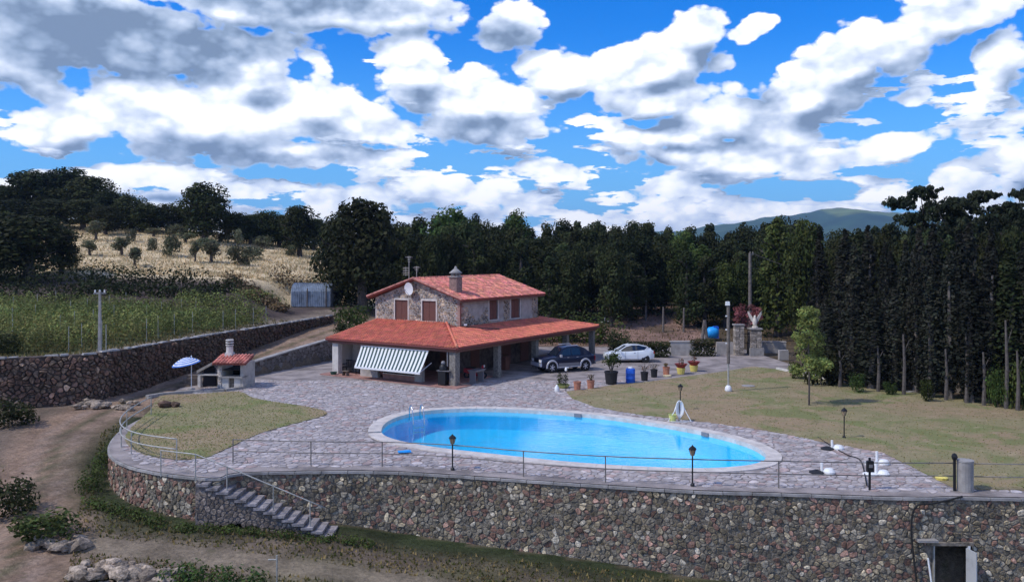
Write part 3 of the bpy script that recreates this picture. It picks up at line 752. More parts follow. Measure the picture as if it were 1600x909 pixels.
# ------------------------------------------------------------------ pool
def make_pool():
    root = empty('swimming_pool', (2.5, 42, 0), 0, 'large oval blue swimming pool with a pale stone rim on the terrace', 'swimming pool'); ox, oy = 2.5, 42
    n = len(POUT); nseg = n // 2
    for k in range(nseg):   # coping slabs
        mb = MB(); vs = []
        for j in (2 * k, 2 * k + 1, (2 * k + 2) % n):
            o, i = POUT[j % n], PIN[j % n]
            for (x, y), z in ((o, -.03), (o, .055), (i, .055), (i, -.16)): vs.append((x - ox, y - oy, z))
        # shrink the ends a hair so the joints show
        a0 = Vector(vs[0]); a1 = Vector(vs[8]); e = (a1 - a0).normalized() * .008
        vs = [tuple(Vector(v) + (e if q < 4 else (-e if q >= 8 else Vector()))) for q, v in enumerate(vs)]
        mb.add(vs, [(0, 4, 5, 1), (4, 8, 9, 5), (1, 5, 6, 2), (5, 9, 10, 6), (2, 6, 7, 3), (6, 10, 11, 7), (0, 1, 2, 3), (8, 11, 10, 9)])
        mb.build('coping_slab', M['coping'], root)
    liner = mat('pool_liner', (.005, .62, .90), .6, var=.06, scale=2)
    l2 = mat('pool_liner_pale', (.30, .80, .92), .6)
    mb = MB(); r0 = PIN; r1 = offset(PIN, -.02); w = [(r0, -.05), (r0, -.42), (offset(PIN, .05), -1.15), (offset(PIN, 1.7), -1.5)]
    for (pa, za), (pb, zb), mi in ((w[0], w[1], 1), (w[1], w[2], 0), (w[2], w[3], 0)):
        mb.add([(p[0] - ox, p[1] - oy, za) for p in pa] + [(p[0] - ox, p[1] - oy, zb) for p in pb], [(i, (i + 1) % n, n + (i + 1) % n, n + i) for i in range(n)], mi=mi)
    pf = offset(PIN, 1.7); tri = tessellate_polygon([[Vector((p[0], p[1], 0)) for p in pf]]); mb.add([(p[0] - ox, p[1] - oy, -1.5) for p in pf], [tuple(t) for t in tri])
    mb.build('basin', [liner, l2], root, smooth=False)
    m = bpy.data.materials.new('pool_water'); m.use_nodes = True; t = m.node_tree; t.nodes.clear(); g = NT(t)
    tc = g.n('ShaderNodeTexCoord').outputs['Object']
    sc = g.n('ShaderNodeMapping', {'Vector': tc, 'Scale': (1.0, 2.6, 1)})
    n1 = g.noise(sc.outputs[0], 1.6, 4, .55, .3); bp = g.n('ShaderNodeBump', {'Strength': .25, 'Distance': .03, 'Height': n1.outputs[0]})
    fr = g.n('ShaderNodeFresnel', {'IOR': 1.30, 'Normal': bp.outputs[0]})
    tr = g.n('ShaderNodeBsdfTransparent', {'Color': (.45, .93, 1.0, 1)}); gl = g.n('ShaderNodeBsdfGlossy', {'Roughness': .02, 'Normal': bp.outputs[0], 'Color': (1, 1, 1, 1)})
    g.n('ShaderNodeOutputMaterial', {0: g.n('ShaderNodeMixShader', {0: fr, 1: tr, 2: gl})})
    pw = offset(PIN, -.01); tri = tessellate_polygon([[Vector((p[0], p[1], 0)) for p in pw]])
    mb = MB(); mb.add([(p[0] - ox, p[1] - oy, -.15) for p in pw], [tuple(q) for q in tri]); wo = mb.build('water', m, root, smooth=True)
    if wo.data.polygons[0].normal.z < 0: wo.data.flip_normals()
    for px, py in ((898, 650.5), (1085, 679)):
        x, y = G(px, py, 0); d = [hypot(x - p[0], y - p[1]) for p in PIN]; i = d.index(min(d)); x, y = PIN[i]
        a = atan2(PIN[(i + 1) % n][1] - PIN[i - 1][1], PIN[(i + 1) % n][0] - PIN[i - 1][0])
        q = MB().box((x - ox, y - oy, -.06), (.42, .16, .2), a); q.build('skimmer', M['greytrim'], root)
    for px, py in ((665, 660), (1083, 694)):
        x, y = G(px, py, -1.0); MB().lathe([(.0, 0), (.25, .02), (.22, .1), (.0, .12)], (x - ox, y - oy, -1.42), 12).build('floor_drain', M['blackpot'], root)
make_pool()

def ladder():
    x, y = G(652, 660, 0)
    root = empty('pool_ladder', (x, y, .05), 0, 'polished steel pool ladder with two curved handrails at the left end of the pool', 'pool ladder')
    d = Vector((.35, -.9, 0)).normalized(); s = Vector((d.y * -1, d.x, 0))
    for k in (-.3, .3):
        p = [Vector((s.x * k, s.y * k, 0)) + d * a + Vector((0, 0, b)) for a, b in ((-.55, 0), (-.55, .55), (-.42, .80), (-.2, .88), (.02, .78), (.22, .45), (.34, 0), (.36, -.7))]
        MB().tube(p, .028, 8).build('handrail', M['steel'], root, smooth=True)
    for z in (-.25, -.5):
        a = s * -.3 + d * .35; b = s * .3 + d * .35; MB().tube([(a.x, a.y, z), (b.x, b.y, z)], .03, 6).build('rung', M['steel'], root)
ladder()

# ------------------------------------------------------------------ house
def hx(px, yl):
    t = (px - CX) / F; return (t * (HC[1] + .839 * yl) - HC[0] - .545 * yl) / (.839 + .545 * t)
def hyl(px, xl):
    t = (px - CX) / F; return (t * (HC[1] - .545 * xl) - HC[0] - .839 * xl) / (.545 - .839 * t)
def hz(py, xl, yl): return Zat(py, hw(xl, yl)[1])
PZ, PU, PL = 2.7, 12.4, 21.05          # porch roof: eave height, front length, side length
A, Bq, GW, UL = 3.9, 5.65, 8.6, 11.35     # upper floor: side porch depth, front depth, gable width, length
KR = (3.77 - PZ) / Bq

def tiles(mb, org, e, s, up, W, L, inside, seed, tw=.235, tl=.40, pal=None, r=.085):
    """rows of half-round roof tiles; org = eave point, e = along eave, s = up the slope, up = normal"""
    R = random.Random(seed); na = 4
    for i in range(int(W / tw)):
        for j in range(int(L / tl) + 1):
            a = (i + .5) * tw; b = j * tl
            if not inside(a, b + tl * .45): continue
            c = pal(R); vs = []
            dz = R.uniform(-.008, .012); sk = R.uniform(-.012, .012)
            for q, (bb, rr, hh) in enumerate(((b - .05, r * 1.08, .045 + dz), (b + tl, r * .9, .018))):
                for k in range(na + 1):
                    an = pi * k / na; p = org + e * (a + sk * q + cos(an) * rr) + s * bb + up * (sin(an) * rr + hh); vs.append(p)
            fs = [(k, k + 1, na + 2 + k, na + 1 + k) for k in range(na)] + [tuple(range(na + 1))[::-1]]
            mb.add(vs, fs, c)

def facade(root, name, org, e, nrm, W, Ht, holes, seed, topf=None, sx=.30, sy=.20, keep=None, m='stone', vmin=.55):
    """rubble facing on a wall: stones between mortar, all one part (each under ten pixels)"""
    def kp(a, b):
        if topf and b > topf(a) - .1: return False
        for (x0, z0, x1, z1) in holes:
            if x0 - .14 < a < x1 + .14 and z0 - .05 < b < z1 + .16: return False
        return keep(a, b) if keep else True
    R = random.Random(seed); mb = MB()
    for c, poly in cells(0, 0, W, Ht, sx, sy, .42, kp, seed, .05, .12):
        v = R.uniform(.45, 1.7)
        col = (v, v * .92, v * .8) if R.random() < .7 else (v * .75, v * .8, v * .85)
        fm = lambda s, t, o: tuple(org + e * s + Vector((0, 0, t)) + nrm * o)
        slab(mb, poly, c, fm, R.uniform(.02, .045), col)
    mb.build(name, M[m], root, kind='stuff')

def house():
    root = empty('farmhouse', (HC[0], HC[1], 0), atan2(HS[1], HS[0]), 'two storey stone farmhouse with red tiled roofs and a deep porch, behind the pool', 'house')
    E = Vector
    # ground floor core walls
    x0, x1 = -A - GW, -A; y1 = Bq + UL
    mb = MB(); mb.box(((x0 + x1) / 2, (Bq + y1) / 2, 1.45), (GW - .02, UL - .02, 2.9)); mb.build('ground_floor_wall', mat('shaded_stonework', (.13, .10, .09), .95, var=.4, scale=3, bump=.5, bscale=9), root)  # base colour darkened to carry the shade under the porch
    # upper walls: four slabs leaving the windows open
    ez, rz_ = 5.55, 7.16; zb = 2.6
    xg = lambda px: hx(px, Bq)
    wins = []
    for (pa, pb, pt, pbm) in ((617.5, 637.5, 468.5, 499.5), (660, 681.5, 470, 501.5)):
        a, b = hx(pa, Bq), hx(pb, Bq); wins.append((a, b, hz(pbm, (a + b) / 2, Bq), hz(pt, (a + b) / 2, Bq)))
    sw = []
    for (pa, pb, pt, pbm) in ((764, 777.5, 467.5, 499), (798, 812, 466.5, 496.5)):
        a, b = hyl(pa, -A), hyl(pb, -A); m_ = (a + b) / 2; sw.append((a, b, hz(pbm, -A, m_), hz(pt, -A, m_)))
    th = .4
    # gable wall (front)
    def wall_strip(mb, axis, fixed, a, b, z0, z1, inward):
        if b - a < .01 or z1 - z0 < .01: return
        if axis == 'x': mb.box(((a + b) / 2, fixed + inward * th / 2, (z0 + z1) / 2), (b - a, th, z1 - z0))
        else: mb.box((fixed + inward * th / 2, (a + b) / 2, (z0 + z1) / 2), (th, b - a, z1 - z0))
    def holed(axis, fixed, lo, hi, z0, z1, ws, inward, name):
        mb = MB(); p = lo
        for (a, b, wz0, wz1) in sorted(ws):
            wall_strip(mb, axis, fixed, p, a, z0, z1, inward); wall_strip(mb, axis, fixed, a, b, z0, wz0, inward); wall_strip(mb, axis, fixed, a, b, wz1, z1, inward); p = b
        wall_strip(mb, axis, fixed, p, hi, z0, z1, inward); return mb
    g = holed('x', Bq, x0, x1, zb, ez, wins, 1, '')
    xm = (x0 + x1) / 2
    g.add([(x0, Bq, ez), (x1, Bq, ez), (xm, Bq, rz_ - .12), (x0, Bq + th, ez), (x1, Bq + th, ez), (xm, Bq + th, rz_ - .12)], [(0, 1, 2), (3, 5, 4), (0, 2, 5, 3), (1, 4, 5, 2)])
    g.build('gable_wall', M['plaster'], root)
    s = holed('y', x1, Bq + th, y1, zb, ez, sw, -1, ''); s.build('side_wall', M['plaster'], root, label='right hand plastered upper wall with patches of bare stone')
    s = MB(); wall_strip(s, 'y', x0, Bq + th, y1, zb, ez, 1); wall_strip(s, 'x', y1, x0 + th, x1 - th, zb, ez, -1)
    s.add([(x0, y1, ez), (x1, y1, ez), (xm, y1, rz_ - .12), (x0, y1 - th, ez), (x1, y1 - th, ez), (xm, y1 - th, rz_ - .12)], [(0, 1, 2), (3, 5, 4), (0, 2, 5, 3), (1, 4, 5, 2)])
    s.build('rear_wall', M['plaster'], root)
    MB().box((xm, (Bq + y1) / 2, 3.3), (GW - 2 * th - .02, UL - 2 * th - .02, .1)).build('upper_floor', M['darkin'], root)
    zt = lambda a: ez + (rz_ - ez - .2) * (1 - abs(a - GW / 2) / (GW / 2))
    holes = [(a - x0, w0 - zb, b - x0, w1 - zb) for a, b, w0, w1 in wins]
    facade(root, 'gable_stone_facing', E((x0, Bq, zb)), E((1, 0, 0)), E((0, -1, 0)), GW, 5, holes, 31, lambda a: zt(a) - zb, sx=.27, sy=.19, keep=lambda a, b: .12 < a < GW - .42)
    hol2 = [(a - Bq, w0 - zb, b - Bq, w1 - zb) for a, b, w0, w1 in sw]
    facade(root, 'side_stone_facing', E((x1, Bq, zb)), E((0, 1, 0)), E((1, 0, 0)), UL, 2.9, hol2, 32, None, sx=.27, sy=.19,
           keep=lambda a, b: b > .6 and b < 2.7 and ((b < 1.9 + .5 * sin(a * 2.1) and a < 4.2) or (6.0 < a < 6.9) or a > UL - .9))
    # brick quoins at the corner
    for k in range(13):
        z = 3.35 + k * .175; w = .42 if k % 2 else .28
        mb = MB(); v = .8 + .4 * R.random(); mb.box((x1 - w / 2 + .012, Bq - .012 + (.7 - w) / 2, z), (w, .7 - w, .155), col=(v, v, v)); mb.build('quoin', M['brick'], root)
    MB().tube([(x1 + .07, Bq - .06, 3.4), (x1 + .07, Bq - .06, 5.4)], .045, 8).build('downpipe', mat('red_pipe', (.13, .035, .03), .5), root)
    # windows with shutters
    def window(axis, fixed, a, b, z0, z1, out, closed, leafs=2):
        w = empty_part('window', root)
        fr = MB(); fw = .11
        def bx(mb, p0, p1, q0, q1, d0, d1):
            if axis == 'x': mb.box(((p0 + p1) / 2, fixed + out * (d0 + d1) / 2, (q0 + q1) / 2), (p1 - p0, abs(d1 - d0), q1 - q0))
            else: mb.box((fixed + out * (d0 + d1) / 2, (p0 + p1) / 2, (q0 + q1) / 2), (abs(d1 - d0), p1 - p0, q1 - q0))
        bx(fr, a - fw, a, z0, z1 + fw, -.06, .05); bx(fr, b, b + fw, z0, z1 + fw, -.06, .05); bx(fr, a, b, z1, z1 + fw, -.06, .047); bx(fr, a - fw - .04, b + fw + .04, z0 - .08, z0, -.06, .09)
        fr.build('window_surround', M['lightplaster'], w)
        n = leafs
        for k in range(n):
            p0, p1 = a + (b - a) * k / n + .012, a + (b - a) * (k + 1) / n - .012
            sh = MB(); bx(sh, p0, p1, z0 + .01, z1 - .01, -.12, -.07)
            ns = 9
            for q in range(ns):
                zq = z0 + .08 + (z1 - z0 - .16) * (q + .5) / ns; bx(sh, p0 + .05, p1 - .05, zq - .045, zq + .03, -.07, -.05)
            sh.build('shutter', M['shutter'], w)
    for a, b, w0, w1 in wins: window('x', Bq, a, b, w0, w1, -1, True)
    for a, b, w0, w1 in sw: window('y', x1, a, b, w0, w1, 1, True)
    # upper roof
    ov = .5; yA, yB = Bq - .45, y1 + .45; run = GW / 2 + ov; slope = (rz_ - 5.62) / run
    def pal_old(R):
        v = R.uniform(.6, 1.35); return (v, v * R.uniform(.8, 1.15), v * R.uniform(.8, 1.15))
    def pal_new(R):
        v = R.uniform(.78, 1.2); return (v, v * R.uniform(.86, 1.14), v * R.uniform(.9, 1.1))
    def roof_plane(name, pts, th_=.10):
        c = [E(p) for p in pts]; mb = MB(); n = len(c); mb.add([tuple(p) for p in c] + [(p.x, p.y, p.z - th_) for p in c], [tuple(range(n)), tuple(range(n, 2 * n))[::-1]] + [(i, (i + 1) % n, n + (i + 1) % n, n + i) for i in range(n)])
        mb.build(name, M['roofbase'], root)
    zE = 5.62
    for sgn, nm in ((1, 'right'), (-1, 'left')):
        xe = xm + sgn * run
        roof_plane('roof_slab', [(xe, yA, zE), (xe, yB, zE), (xm, yB, rz_), (xm, yA, rz_)] if sgn > 0 else [(xe, yB, zE), (xe, yA, zE), (xm, yA, rz_), (xm, yB, rz_)])
        e = E((0, 1, 0)); s = E((-sgn * run, 0, rz_ - zE)).normalized(); up = E((sgn * (rz_ - zE), 0, run)).normalized(); SL = hypot(run, rz_ - zE)
        mb = MB(); tiles(mb, E((xe, yA, zE)), e, s, up, yB - yA, SL, lambda a, b: b < SL - .02, 41 + sgn, pal=pal_old); mb.build('upper_roof_tiles', M['tileold'], root, kind='stuff')
        fb = MB(); fb.box((xe - sgn * .05, (yA + yB) / 2, zE - .13), (.05, yB - yA - .1, .12)); fb.build('fascia_board', M['shutter'], root)
    mb = MB()
    for k in range(int((yB - yA) / .42)):
        y = yA + .42 * k; v = R.uniform(.5, 1.0); mb.tube([(xm, y, rz_ + .03 + R.uniform(-.01, .01)), (xm, y + .46, rz_ + .01)], [.125, .10], 8, col=(v, v * 1.1, v * 1.2))
    for sgn in (1, -1):      # verge tiles on the gable
        for k in range(12):
            a0, a1 = k / 12, (k + 1.1) / 12; f = lambda t: (xm + sgn * run * (1 - t), yA - .02, zE + (rz_ - zE) * t + .05); v = R.uniform(.7, 1.3)
            mb.tube([f(a0), f(min(1, a1))], [.10, .08], 6, col=(v * .75, v * .85, v * .9))
    mb.build('ridge_tiles', M['tileold'], root, kind='stuff')
    # porch roof: front slope, side slope, far slope, hips
    zF = lambda x, y: PZ + KR * y
    kS = (3.50 - PZ) / A
    hipy = Bq; hipx = -Bq * KR / kS
    topS = PZ + kS * A
    xt = -A
    yb_ = PL - 4.0
    # front plane runs along the whole front; the hip runs from (0,0) to where the planes meet
    hx_at = lambda y: -KR * y / kS
    roof_plane('porch_roof_slab', [(-PU - .0, 0, PZ), (0, 0, PZ), (max(hx_at(Bq), -99), Bq, PZ + KR * Bq), (-PU, Bq, PZ + KR * Bq)])
    # side plane polygon
    side_top = hx_at(Bq)
    zs = lambda x: PZ + kS * (-x)
    roof_plane('porch_roof_slab', [(0, 0, PZ), (0, PL, PZ), (-A, PL - A, zs(-A)), (-A, Bq, zs(-A)), (hx_at(Bq), Bq, zs(hx_at(Bq)))])
    roof_plane('porch_roof_slab', [(0, PL, PZ), (-PU, PL, PZ), (-PU, PL - A, zs(-A)), (-A, PL - A, zs(-A))])
    s = E((0, 1, KR)).normalized(); SL = hypot(Bq, KR * Bq)
    mb = MB(); tiles(mb, E((-PU, 0, PZ)), E((1, 0, 0)), s, E((0, -KR, 1)).normalized(), PU, SL, lambda a, b: (a - PU) < hx_at(b) - .05, 51, pal=pal_new); mb.build('front_porch_tiles', M['tile'], root, kind='stuff')
    s = E((-1, 0, kS)).normalized(); SL = hypot(A, kS * A)
    mb = MB(); tiles(mb, E((0, 0, PZ)), E((0, 1, 0)), s, E((kS, 0, 1)).normalized(), PL, SL, lambda a, b: (-b > hx_at(a) + .05 or a > Bq) and a < PL - b, 52, pal=pal_new); mb.build('side_porch_tiles', M['tile'], root, kind='stuff')
    s = E((0, -1, kS)).normalized()
    mb = MB(); tiles(mb, E((-PU, PL, PZ)), E((1, 0, 0)), s, E((0, kS, 1)).normalized(), PU, SL, lambda a, b: a < PU - b, 53, pal=pal_new); mb.build('rear_porch_tiles', M['tile'], root, kind='stuff')
    mb = MB()
    def capline(p, q, col=(1.15, 1.2, 1.15)):
        p, q = E(p), E(q); n = int((q - p).length / .42)
        for k in range(n): a = p.lerp(q, k / n); b = p.lerp(q, (k + 1.12) / n if k < n - 1 else 1); mb.tube([a, b], [.11, .09], 7, col=tuple(c * R.uniform(.85, 1.1) for c in col))
    capline((-.02, .02, PZ + .08), (hx_at(Bq), Bq, PZ + KR * Bq + .08)); capline((-.02, PL - .02, PZ + .08), (-A, PL - A, zs(-A) + .08))
    mb.build('hip_tiles', M['tile'], root, kind='stuff')
    # eave beams and fascia
    MB().box((-PU / 2, .16, PZ - .22), (PU - .2, .14, .2)).build('eave_beam', M['shutter'], root)
    MB().box((-.16, PL / 2, PZ - .22), (.14, PL - .4, .2)).build('eave_beam', M['shutter'], root)
    MB().tube([(-PU, -.06, PZ - .06), (0.02, -.06, PZ - .06)], .06, 8).build('gutter', mat('gutter_red', (.17, .035, .03), .5), root)
    MB().tube([(.06, -.06, PZ - .06), (.06, PL, PZ - .06)], .06, 8).build('gutter', bpy.data.materials['gutter_red'], root)
    # floor of the porch
    MB().prism([(-PU - .1, -.55), (.35, -.55), (.35, 1.2), (-.9, 1.2), (-.9, Bq), (-PU - .1, Bq)], -.02, .07).build('porch_floor', M['terracotta'], root)
    # porch piers and front walls, positions read along the front line
    yl = .45
    def pier(xc, yc, w, d, m, z1=PZ - .12, z0=0.0, nm='pier'): MB().box((xc, yc, (z0 + z1) / 2), (w, d, z1 - z0)).build(nm, m, root)
    f = lambda px: hx(px, yl)
    xa, xb = f(522.5), f(531.5)
    pier((xa + xb) / 2, yl, xb - xa, .45, M['lightplaster'], nm='pier')
    pier(xa + .13, (yl + .25 + Bq) / 2, .25, Bq - yl - .27, M['lightplaster'], nm='end_wall')
    xc, xd = f(565), f(592)
    pier((xb + xc) / 2, 1.9, xc - xb, .22, M['plaster'], nm='recessed_wall')
    pier(xc + .1, 1.21, .2, 1.15, M['plaster'], nm='return_wall')
    pier((xc + xd) / 2, yl, xd - xc, .3, M['plaster'], nm='front_wall')
    MB().box((f(596), yl + .02, 1.0), (.42, .06, 1.35)).build('shutter', M['shutter'], root)
    pier((f(600) + f(650)) / 2, yl, f(650) - f(600), .26, M['terracotta'], z1=.42, nm='parapet')
    MB().box(((f(600) + f(650)) / 2, yl, .45), (f(650) - f(600) + .02, .34, .05)).build('sill', M['lightplaster'], root)
    pier((f(650) + f(661)) / 2, yl, f(661) - f(650), .34, M['plaster'])
    # corner pier and side piers of stone
    mst = mat('pier_stone', (.21, .19, .165), .9, var=.35, scale=7, bump=.5, bscale=14)
    pier(-.55, .45, .52, .52, mst, nm='stone_pier')
    for px in (777, 836, 884, 925):
        y = hyl(px, -.5); pier(-.5, min(y, PL - .4), .42, .42, mst, nm='stone_pier')
    # dark wall openings of the ground floor under the porch
    for (a, b, z1, m) in ((-11.4, -10.2, 2.1, 'shutter'), (-8.6, -7.2, 2.1, 'shutter'), (-5.8, -4.8, 2.1, 'shutter')):
        MB().box(((a + b) / 2, Bq - .03, z1 / 2 + .05), (b - a, .07, z1)).build('door', M[m], root)
    for (a, b) in ((7.0, 8.1), (10.2, 12.6), (14.2, 15.4)):
        MB().box((-A + .03, (a + b) / 2, 1.1), (.07, b - a, 2.1)).build('door', M['shutter'], root)
    # chimney
    xq, yq = -A - 1.15, hyl(712, -A - 1.15)
    zc = 5.62 + slope * 0; cz0 = 5.5; cz1 = hz(433, xq, yq)
    ch = MB(); ch.box((xq, yq, (cz0 + cz1) / 2), (.72, .72, cz1 - cz0)); co = ch.build('chimney', mat('chimney_brick', (.27, .175, .15), .9, var=.3, scale=6, bump=.3), root)
    cc = MB(); cc.box((xq, yq, cz1 + .04), (.9, .9, .08)); cc.build('chimney_ledge', M['concrete'], co)
    for a in range(8):
        an = a * pi / 4; MB().box((xq + .33 * cos(an), yq + .33 * sin(an), cz1 + .19), (.10, .10, .22), an).build('chimney_vent_post', M['concrete'], co)
    MB().lathe([(.5, 0), (.52, .05), (.30, .22), (.2, .32), (.1, .36), (.12, .46), (.03, .56)], (xq, yq, cz1 + .30), 14).build('chimney_cap', M['concrete'], co, smooth=True)
    # satellite dish
    dx, dz = hx(639.5, Bq - .4), hz(451, hx(639.5, Bq - .4), Bq - .4)
    d = MB(); vs = []; fs = []
    nr, na = 4, 20
    for i in range(nr + 1):
        r = .5 * i / nr
        for k in range(na):
            an = 2 * pi * k / na; vs.append((dx + r * cos(an) * .88, Bq - .42 - .25 * (r * r) * 1.0 - .10 * (r * sin(an)), dz + r * sin(an)))
    for i in range(nr):
        for k in range(na): fs.append((i * na + k, i * na + (k + 1) % na, (i + 1) * na + (k + 1) % na, (i + 1) * na + k))
    d.add(vs, fs); d.build('satellite_dish', M['whiteplastic'], root, smooth=True)
    MB().tube([(dx, Bq - .4, dz - .1), (dx + .05, Bq - .02, dz - .5)], .03, 6).tube([(dx, Bq - .45, dz - .48), (dx, Bq - .95, dz - .1)], .015, 5).box((dx, Bq - .98, dz - .08), (.08, .14, .08)).build('dish_arm', M['greytrim'], root)
    # aerials
    for px, py, br, l in ((639, 400, 4, .0), (651, 416, 3, .0)):
        yy = Bq + .6; xx = hx(px, yy); z1 = hz(py, xx, yy); z0 = 6.7
        mb = MB(); mb.tube([(xx, yy, z0), (xx, yy, z1)], .028, 6)
        for k in range(br):
            z = z1 - .05 - k * .14; w = .30 - .03 * k; mb.tube([(xx - w, yy + .1, z), (xx + w, yy - .1, z)], .014, 4)
        mb.tube([(xx, yy - .45, z1 - .1), (xx, yy + .45, z1 - .1)], .016, 4)
        if br == 4:
            for q in range(5): mb.tube([(xx - .55, yy - .1, z1 - 1.5 + q * .14), (xx - .12, yy + .1, z1 - 1.5 + q * .14)], .018, 4)
            mb.tube([(xx - .33, yy, z1 - 1.6), (xx - .33, yy, z1 - .85)], .02, 4)
        mb.build('aerial', M['palerail'], root)
    # awning
    aw = empty_part('awning', root)
    t0, t1 = hx(564.5, .2), hx(669.5, .2); yo = -1.05
    b0, b1 = hx(554, yo), hx(656, yo); zt_, zb_ = 2.32, .98
    n = 37; mb = MB()
    for k in range(n):
        u0, u1 = k / n, (k + 1) / n; q = []
        m_ = 4
        for j in range(m_ + 1):
            t = j / m_; sag = -.05 * sin(pi * t)
            for u_ in (u0, u1): q.append((t0 + (t1 - t0) * u_ + ((b0 + (b1 - b0) * u_) - (t0 + (t1 - t0) * u_)) * t, .2 + (yo - .2) * t, zt_ + (zb_ - zt_) * t + sag))
        mb.add(q, [(2 * j, 2 * j + 1, 2 * j + 3, 2 * j + 2) for j in range(m_)], mi=k % 2)
    mb.build('canopy', [M['cloth_w'], M['cloth_g']], aw)
    MB().box(((b0 + b1) / 2, yo, zb_ - .06), (b1 - b0, .05, .14)).build('front_bar', M['white'], aw)
    MB().tube([(t0, .2, zt_ + .03), (t1, .2, zt_ + .03)], .07, 8).build('roller', M['white'], aw)
    for x in (b0 + .02, b1 - .02): MB().tube([(x, yo, zb_), (x, .25, 1.5)], .025, 6).build('awning_arm', M['white'], aw)
    # little drain pipe lying on the porch roof
    x_, y_ = -A + .3, Bq + .35
    MB().tube([(x_, y_, 3.6), (x_ + .55, y_ + .9, 3.42), (x_ + 1.5, y_ + 2.3, 3.3)], .05, 6).build('pipe', M['bark'], root)
    MB().box((x_ - .0, y_ - .1, 3.72), (.22, .3, .12), .6).build('pipe_outlet', M['white'], root)
def empty_part(name, parent):
    o = bpy.data.objects.new(name, None); COL.objects.link(o); o.parent = parent; o.empty_display_size = .1; return o
house()

# ------------------------------------------------------------------ field walls
stone_wall('dry_stone_wall', 'long dark dry stone wall below the vineyard, with big loose stones at its left end', 'wall', W1, W1TOP, W1BOT, .62, .15, M['darkstone'], M['earthwall'],
           thick=.6, nparts=220, flip=1, seed=5, pal=pal_dry, depth=(.04, .22), gap=.05, drop=.07, keepf=lambda s, z: True)
W2P = smooth_open(W2, 3)
stone_wall('road_wall', 'low grey wall that holds up the sloping road, left of the farmhouse', 'wall', W2P, [float(zroad(p[1])) + .45 for p in W2P], 0.0, .55, .28, mat('road_wall_stone', (.20, .19, .18), .92, var=.3, scale=4, bump=.4, tint=True), M['earthwall'],
           thick=.4, nparts=120, flip=1, seed=6, pal=lambda R, s, z: (lambda v: (v, v * .95, v * .93))(R.uniform(.6, 1.1)), depth=(.01, .04), gap=.03, capw=.42)
# pale stones lying along the top of the field wall, one edging strip
def edging():
    at, L, LL = path_map(W1); mb = MB(); R = random.Random(3)
    root = empty('edging_stones', (W1[0][0], W1[0][1], W1TOP[0]), 0, 'row of pale flat stones lying along the top edge of the vineyard wall', 'edging stones'); ox, oy, oz = root.location
    s = 0; k = 0
    while s < L - .5:
        w = R.uniform(.35, .9); x, y, nx, ny = at(s + w / 2); t = float(np.interp(s, LL, W1TOP))
        if R.random() < .85:
            v = R.uniform(.7, 1.25); m1 = MB().box((x - nx * R.uniform(.0, .2) - ox, y - ny * R.uniform(.0, .2) - oy, t - oz + .05), (w * .95, R.uniform(.3, .5), R.uniform(.05, .13)), atan2(-nx, ny) + R.uniform(-.15, .15), col=(v, v, v), taper=.85)
            m1.build('stone', M['concrete'], root); k += 1
        s += w
edging()

# ------------------------------------------------------------------ stairs beside the terrace wall
def stairs():
    n = 14; X0, X1 = -12.75, -7.35; zb = -2.22; run = (X1 - X0) / n; rise = -zb / n; y0, y1 = 34.75, 35.95
    root = empty('stone_steps', (X1, (y0 + y1) / 2, zb), 0, 'worn stone steps running down along the terrace wall at the left', 'steps'); O = Vector(root.location)
    R = random.Random(4)
    for k in range(n):
        x = X0 + run * (k + .5); z = -rise * (k + 1); v = R.uniform(.8, 1.2); j = R.uniform(-.02, .02)
        m1 = MB().box(Vector((x + .02, (y0 + y1) / 2 + j - .04 * k / n, z - .05)) - O, (run + .09, y1 - y0 + .1, .10), R.uniform(-.03, .03), col=(v, v * .98, v))
        m1.build('tread', M['steptread'], root)
        MB().box(Vector((x - run / 2 + .05, (y0 + y1) / 2 + .02, z - rise / 2 + .02 + .06)) - O, (.05, y1 - y0 - .05, rise - .05)).build('riser', M['mortar'], root)
    # sloping stringer: a slab, open beneath at the upper part
    mb = MB(); a = Vector((X0, y0 + .05, 0)) - O
    top = [(X0 - .1, -.12), (X1 - .05, zb - .10)]; th = .34
    pr = [(X0 - .1, -.12), (X1, zb - .10), (X1 - .1, zb - .45), (X0 + 3.0, -2.0), (X0 + 1.5, -1.75), (X0 - .1, -1.95)]
    vs = [(x - O.x, y - O.y, z - O.z) for y in (y0 + .06, y1 - .02) for x, z in pr]; m = len(pr)
    mb.add(vs, [tuple(range(m)), tuple(range(m, 2 * m))[::-1]] + [(i, (i + 1) % m, m + (i + 1) % m, m + i) for i in range(m)])
    mb.build('stringer', mat('dark_stair_stone', (.17, .15, .145), .95, var=.4, scale=4, bump=.6, bscale=10), root)
    fc = MB(); Rs = random.Random(12)
    lo = lambda x: float(np.interp(x, [X0 - .1, X0 + 1.5, X0 + 3.0, X1 - .1], [-1.95, -1.75, -2.0, zb - .45])); hi = lambda x: -.14 + (zb + .04) * (x - X0 + .1) / (X1 - X0 + .1)
    for c, poly in cells(X0 - .08, -2.6, X1 - .1, -.1, .26, .15, .4, lambda x, z: lo(x) - .15 < z < hi(x) - .10, 33, .03, .15):
        v = Rs.uniform(.45, .95); slab(fc, poly, c, lambda a_, b_, o_: (a_ - O.x, y0 + .06 - o_ - O.y, min(b_, hi(a_) - .02) - O.z), .04, (v, v * .95, v * .95))
    fc.build('stone_facing', M['stone'], root, kind='stuff')
    mb = MB().prism([(X0 - .1 - O.x, y0 + .1 - O.y), (X0 + .3 - O.x, y0 + .1 - O.y), (X0 + .3 - O.x, y1 - O.y), (X0 - .1 - O.x, y1 - O.y)], -2.6 - O.z, -.9 - O.z); mb.build('support_pier', M['mortar'], root)
M['steptread'] = mat('step_stone', (.28, .26, .255), .9, var=.4, scale=5, bump=.5, tint=True, dirt=.6)
stairs()

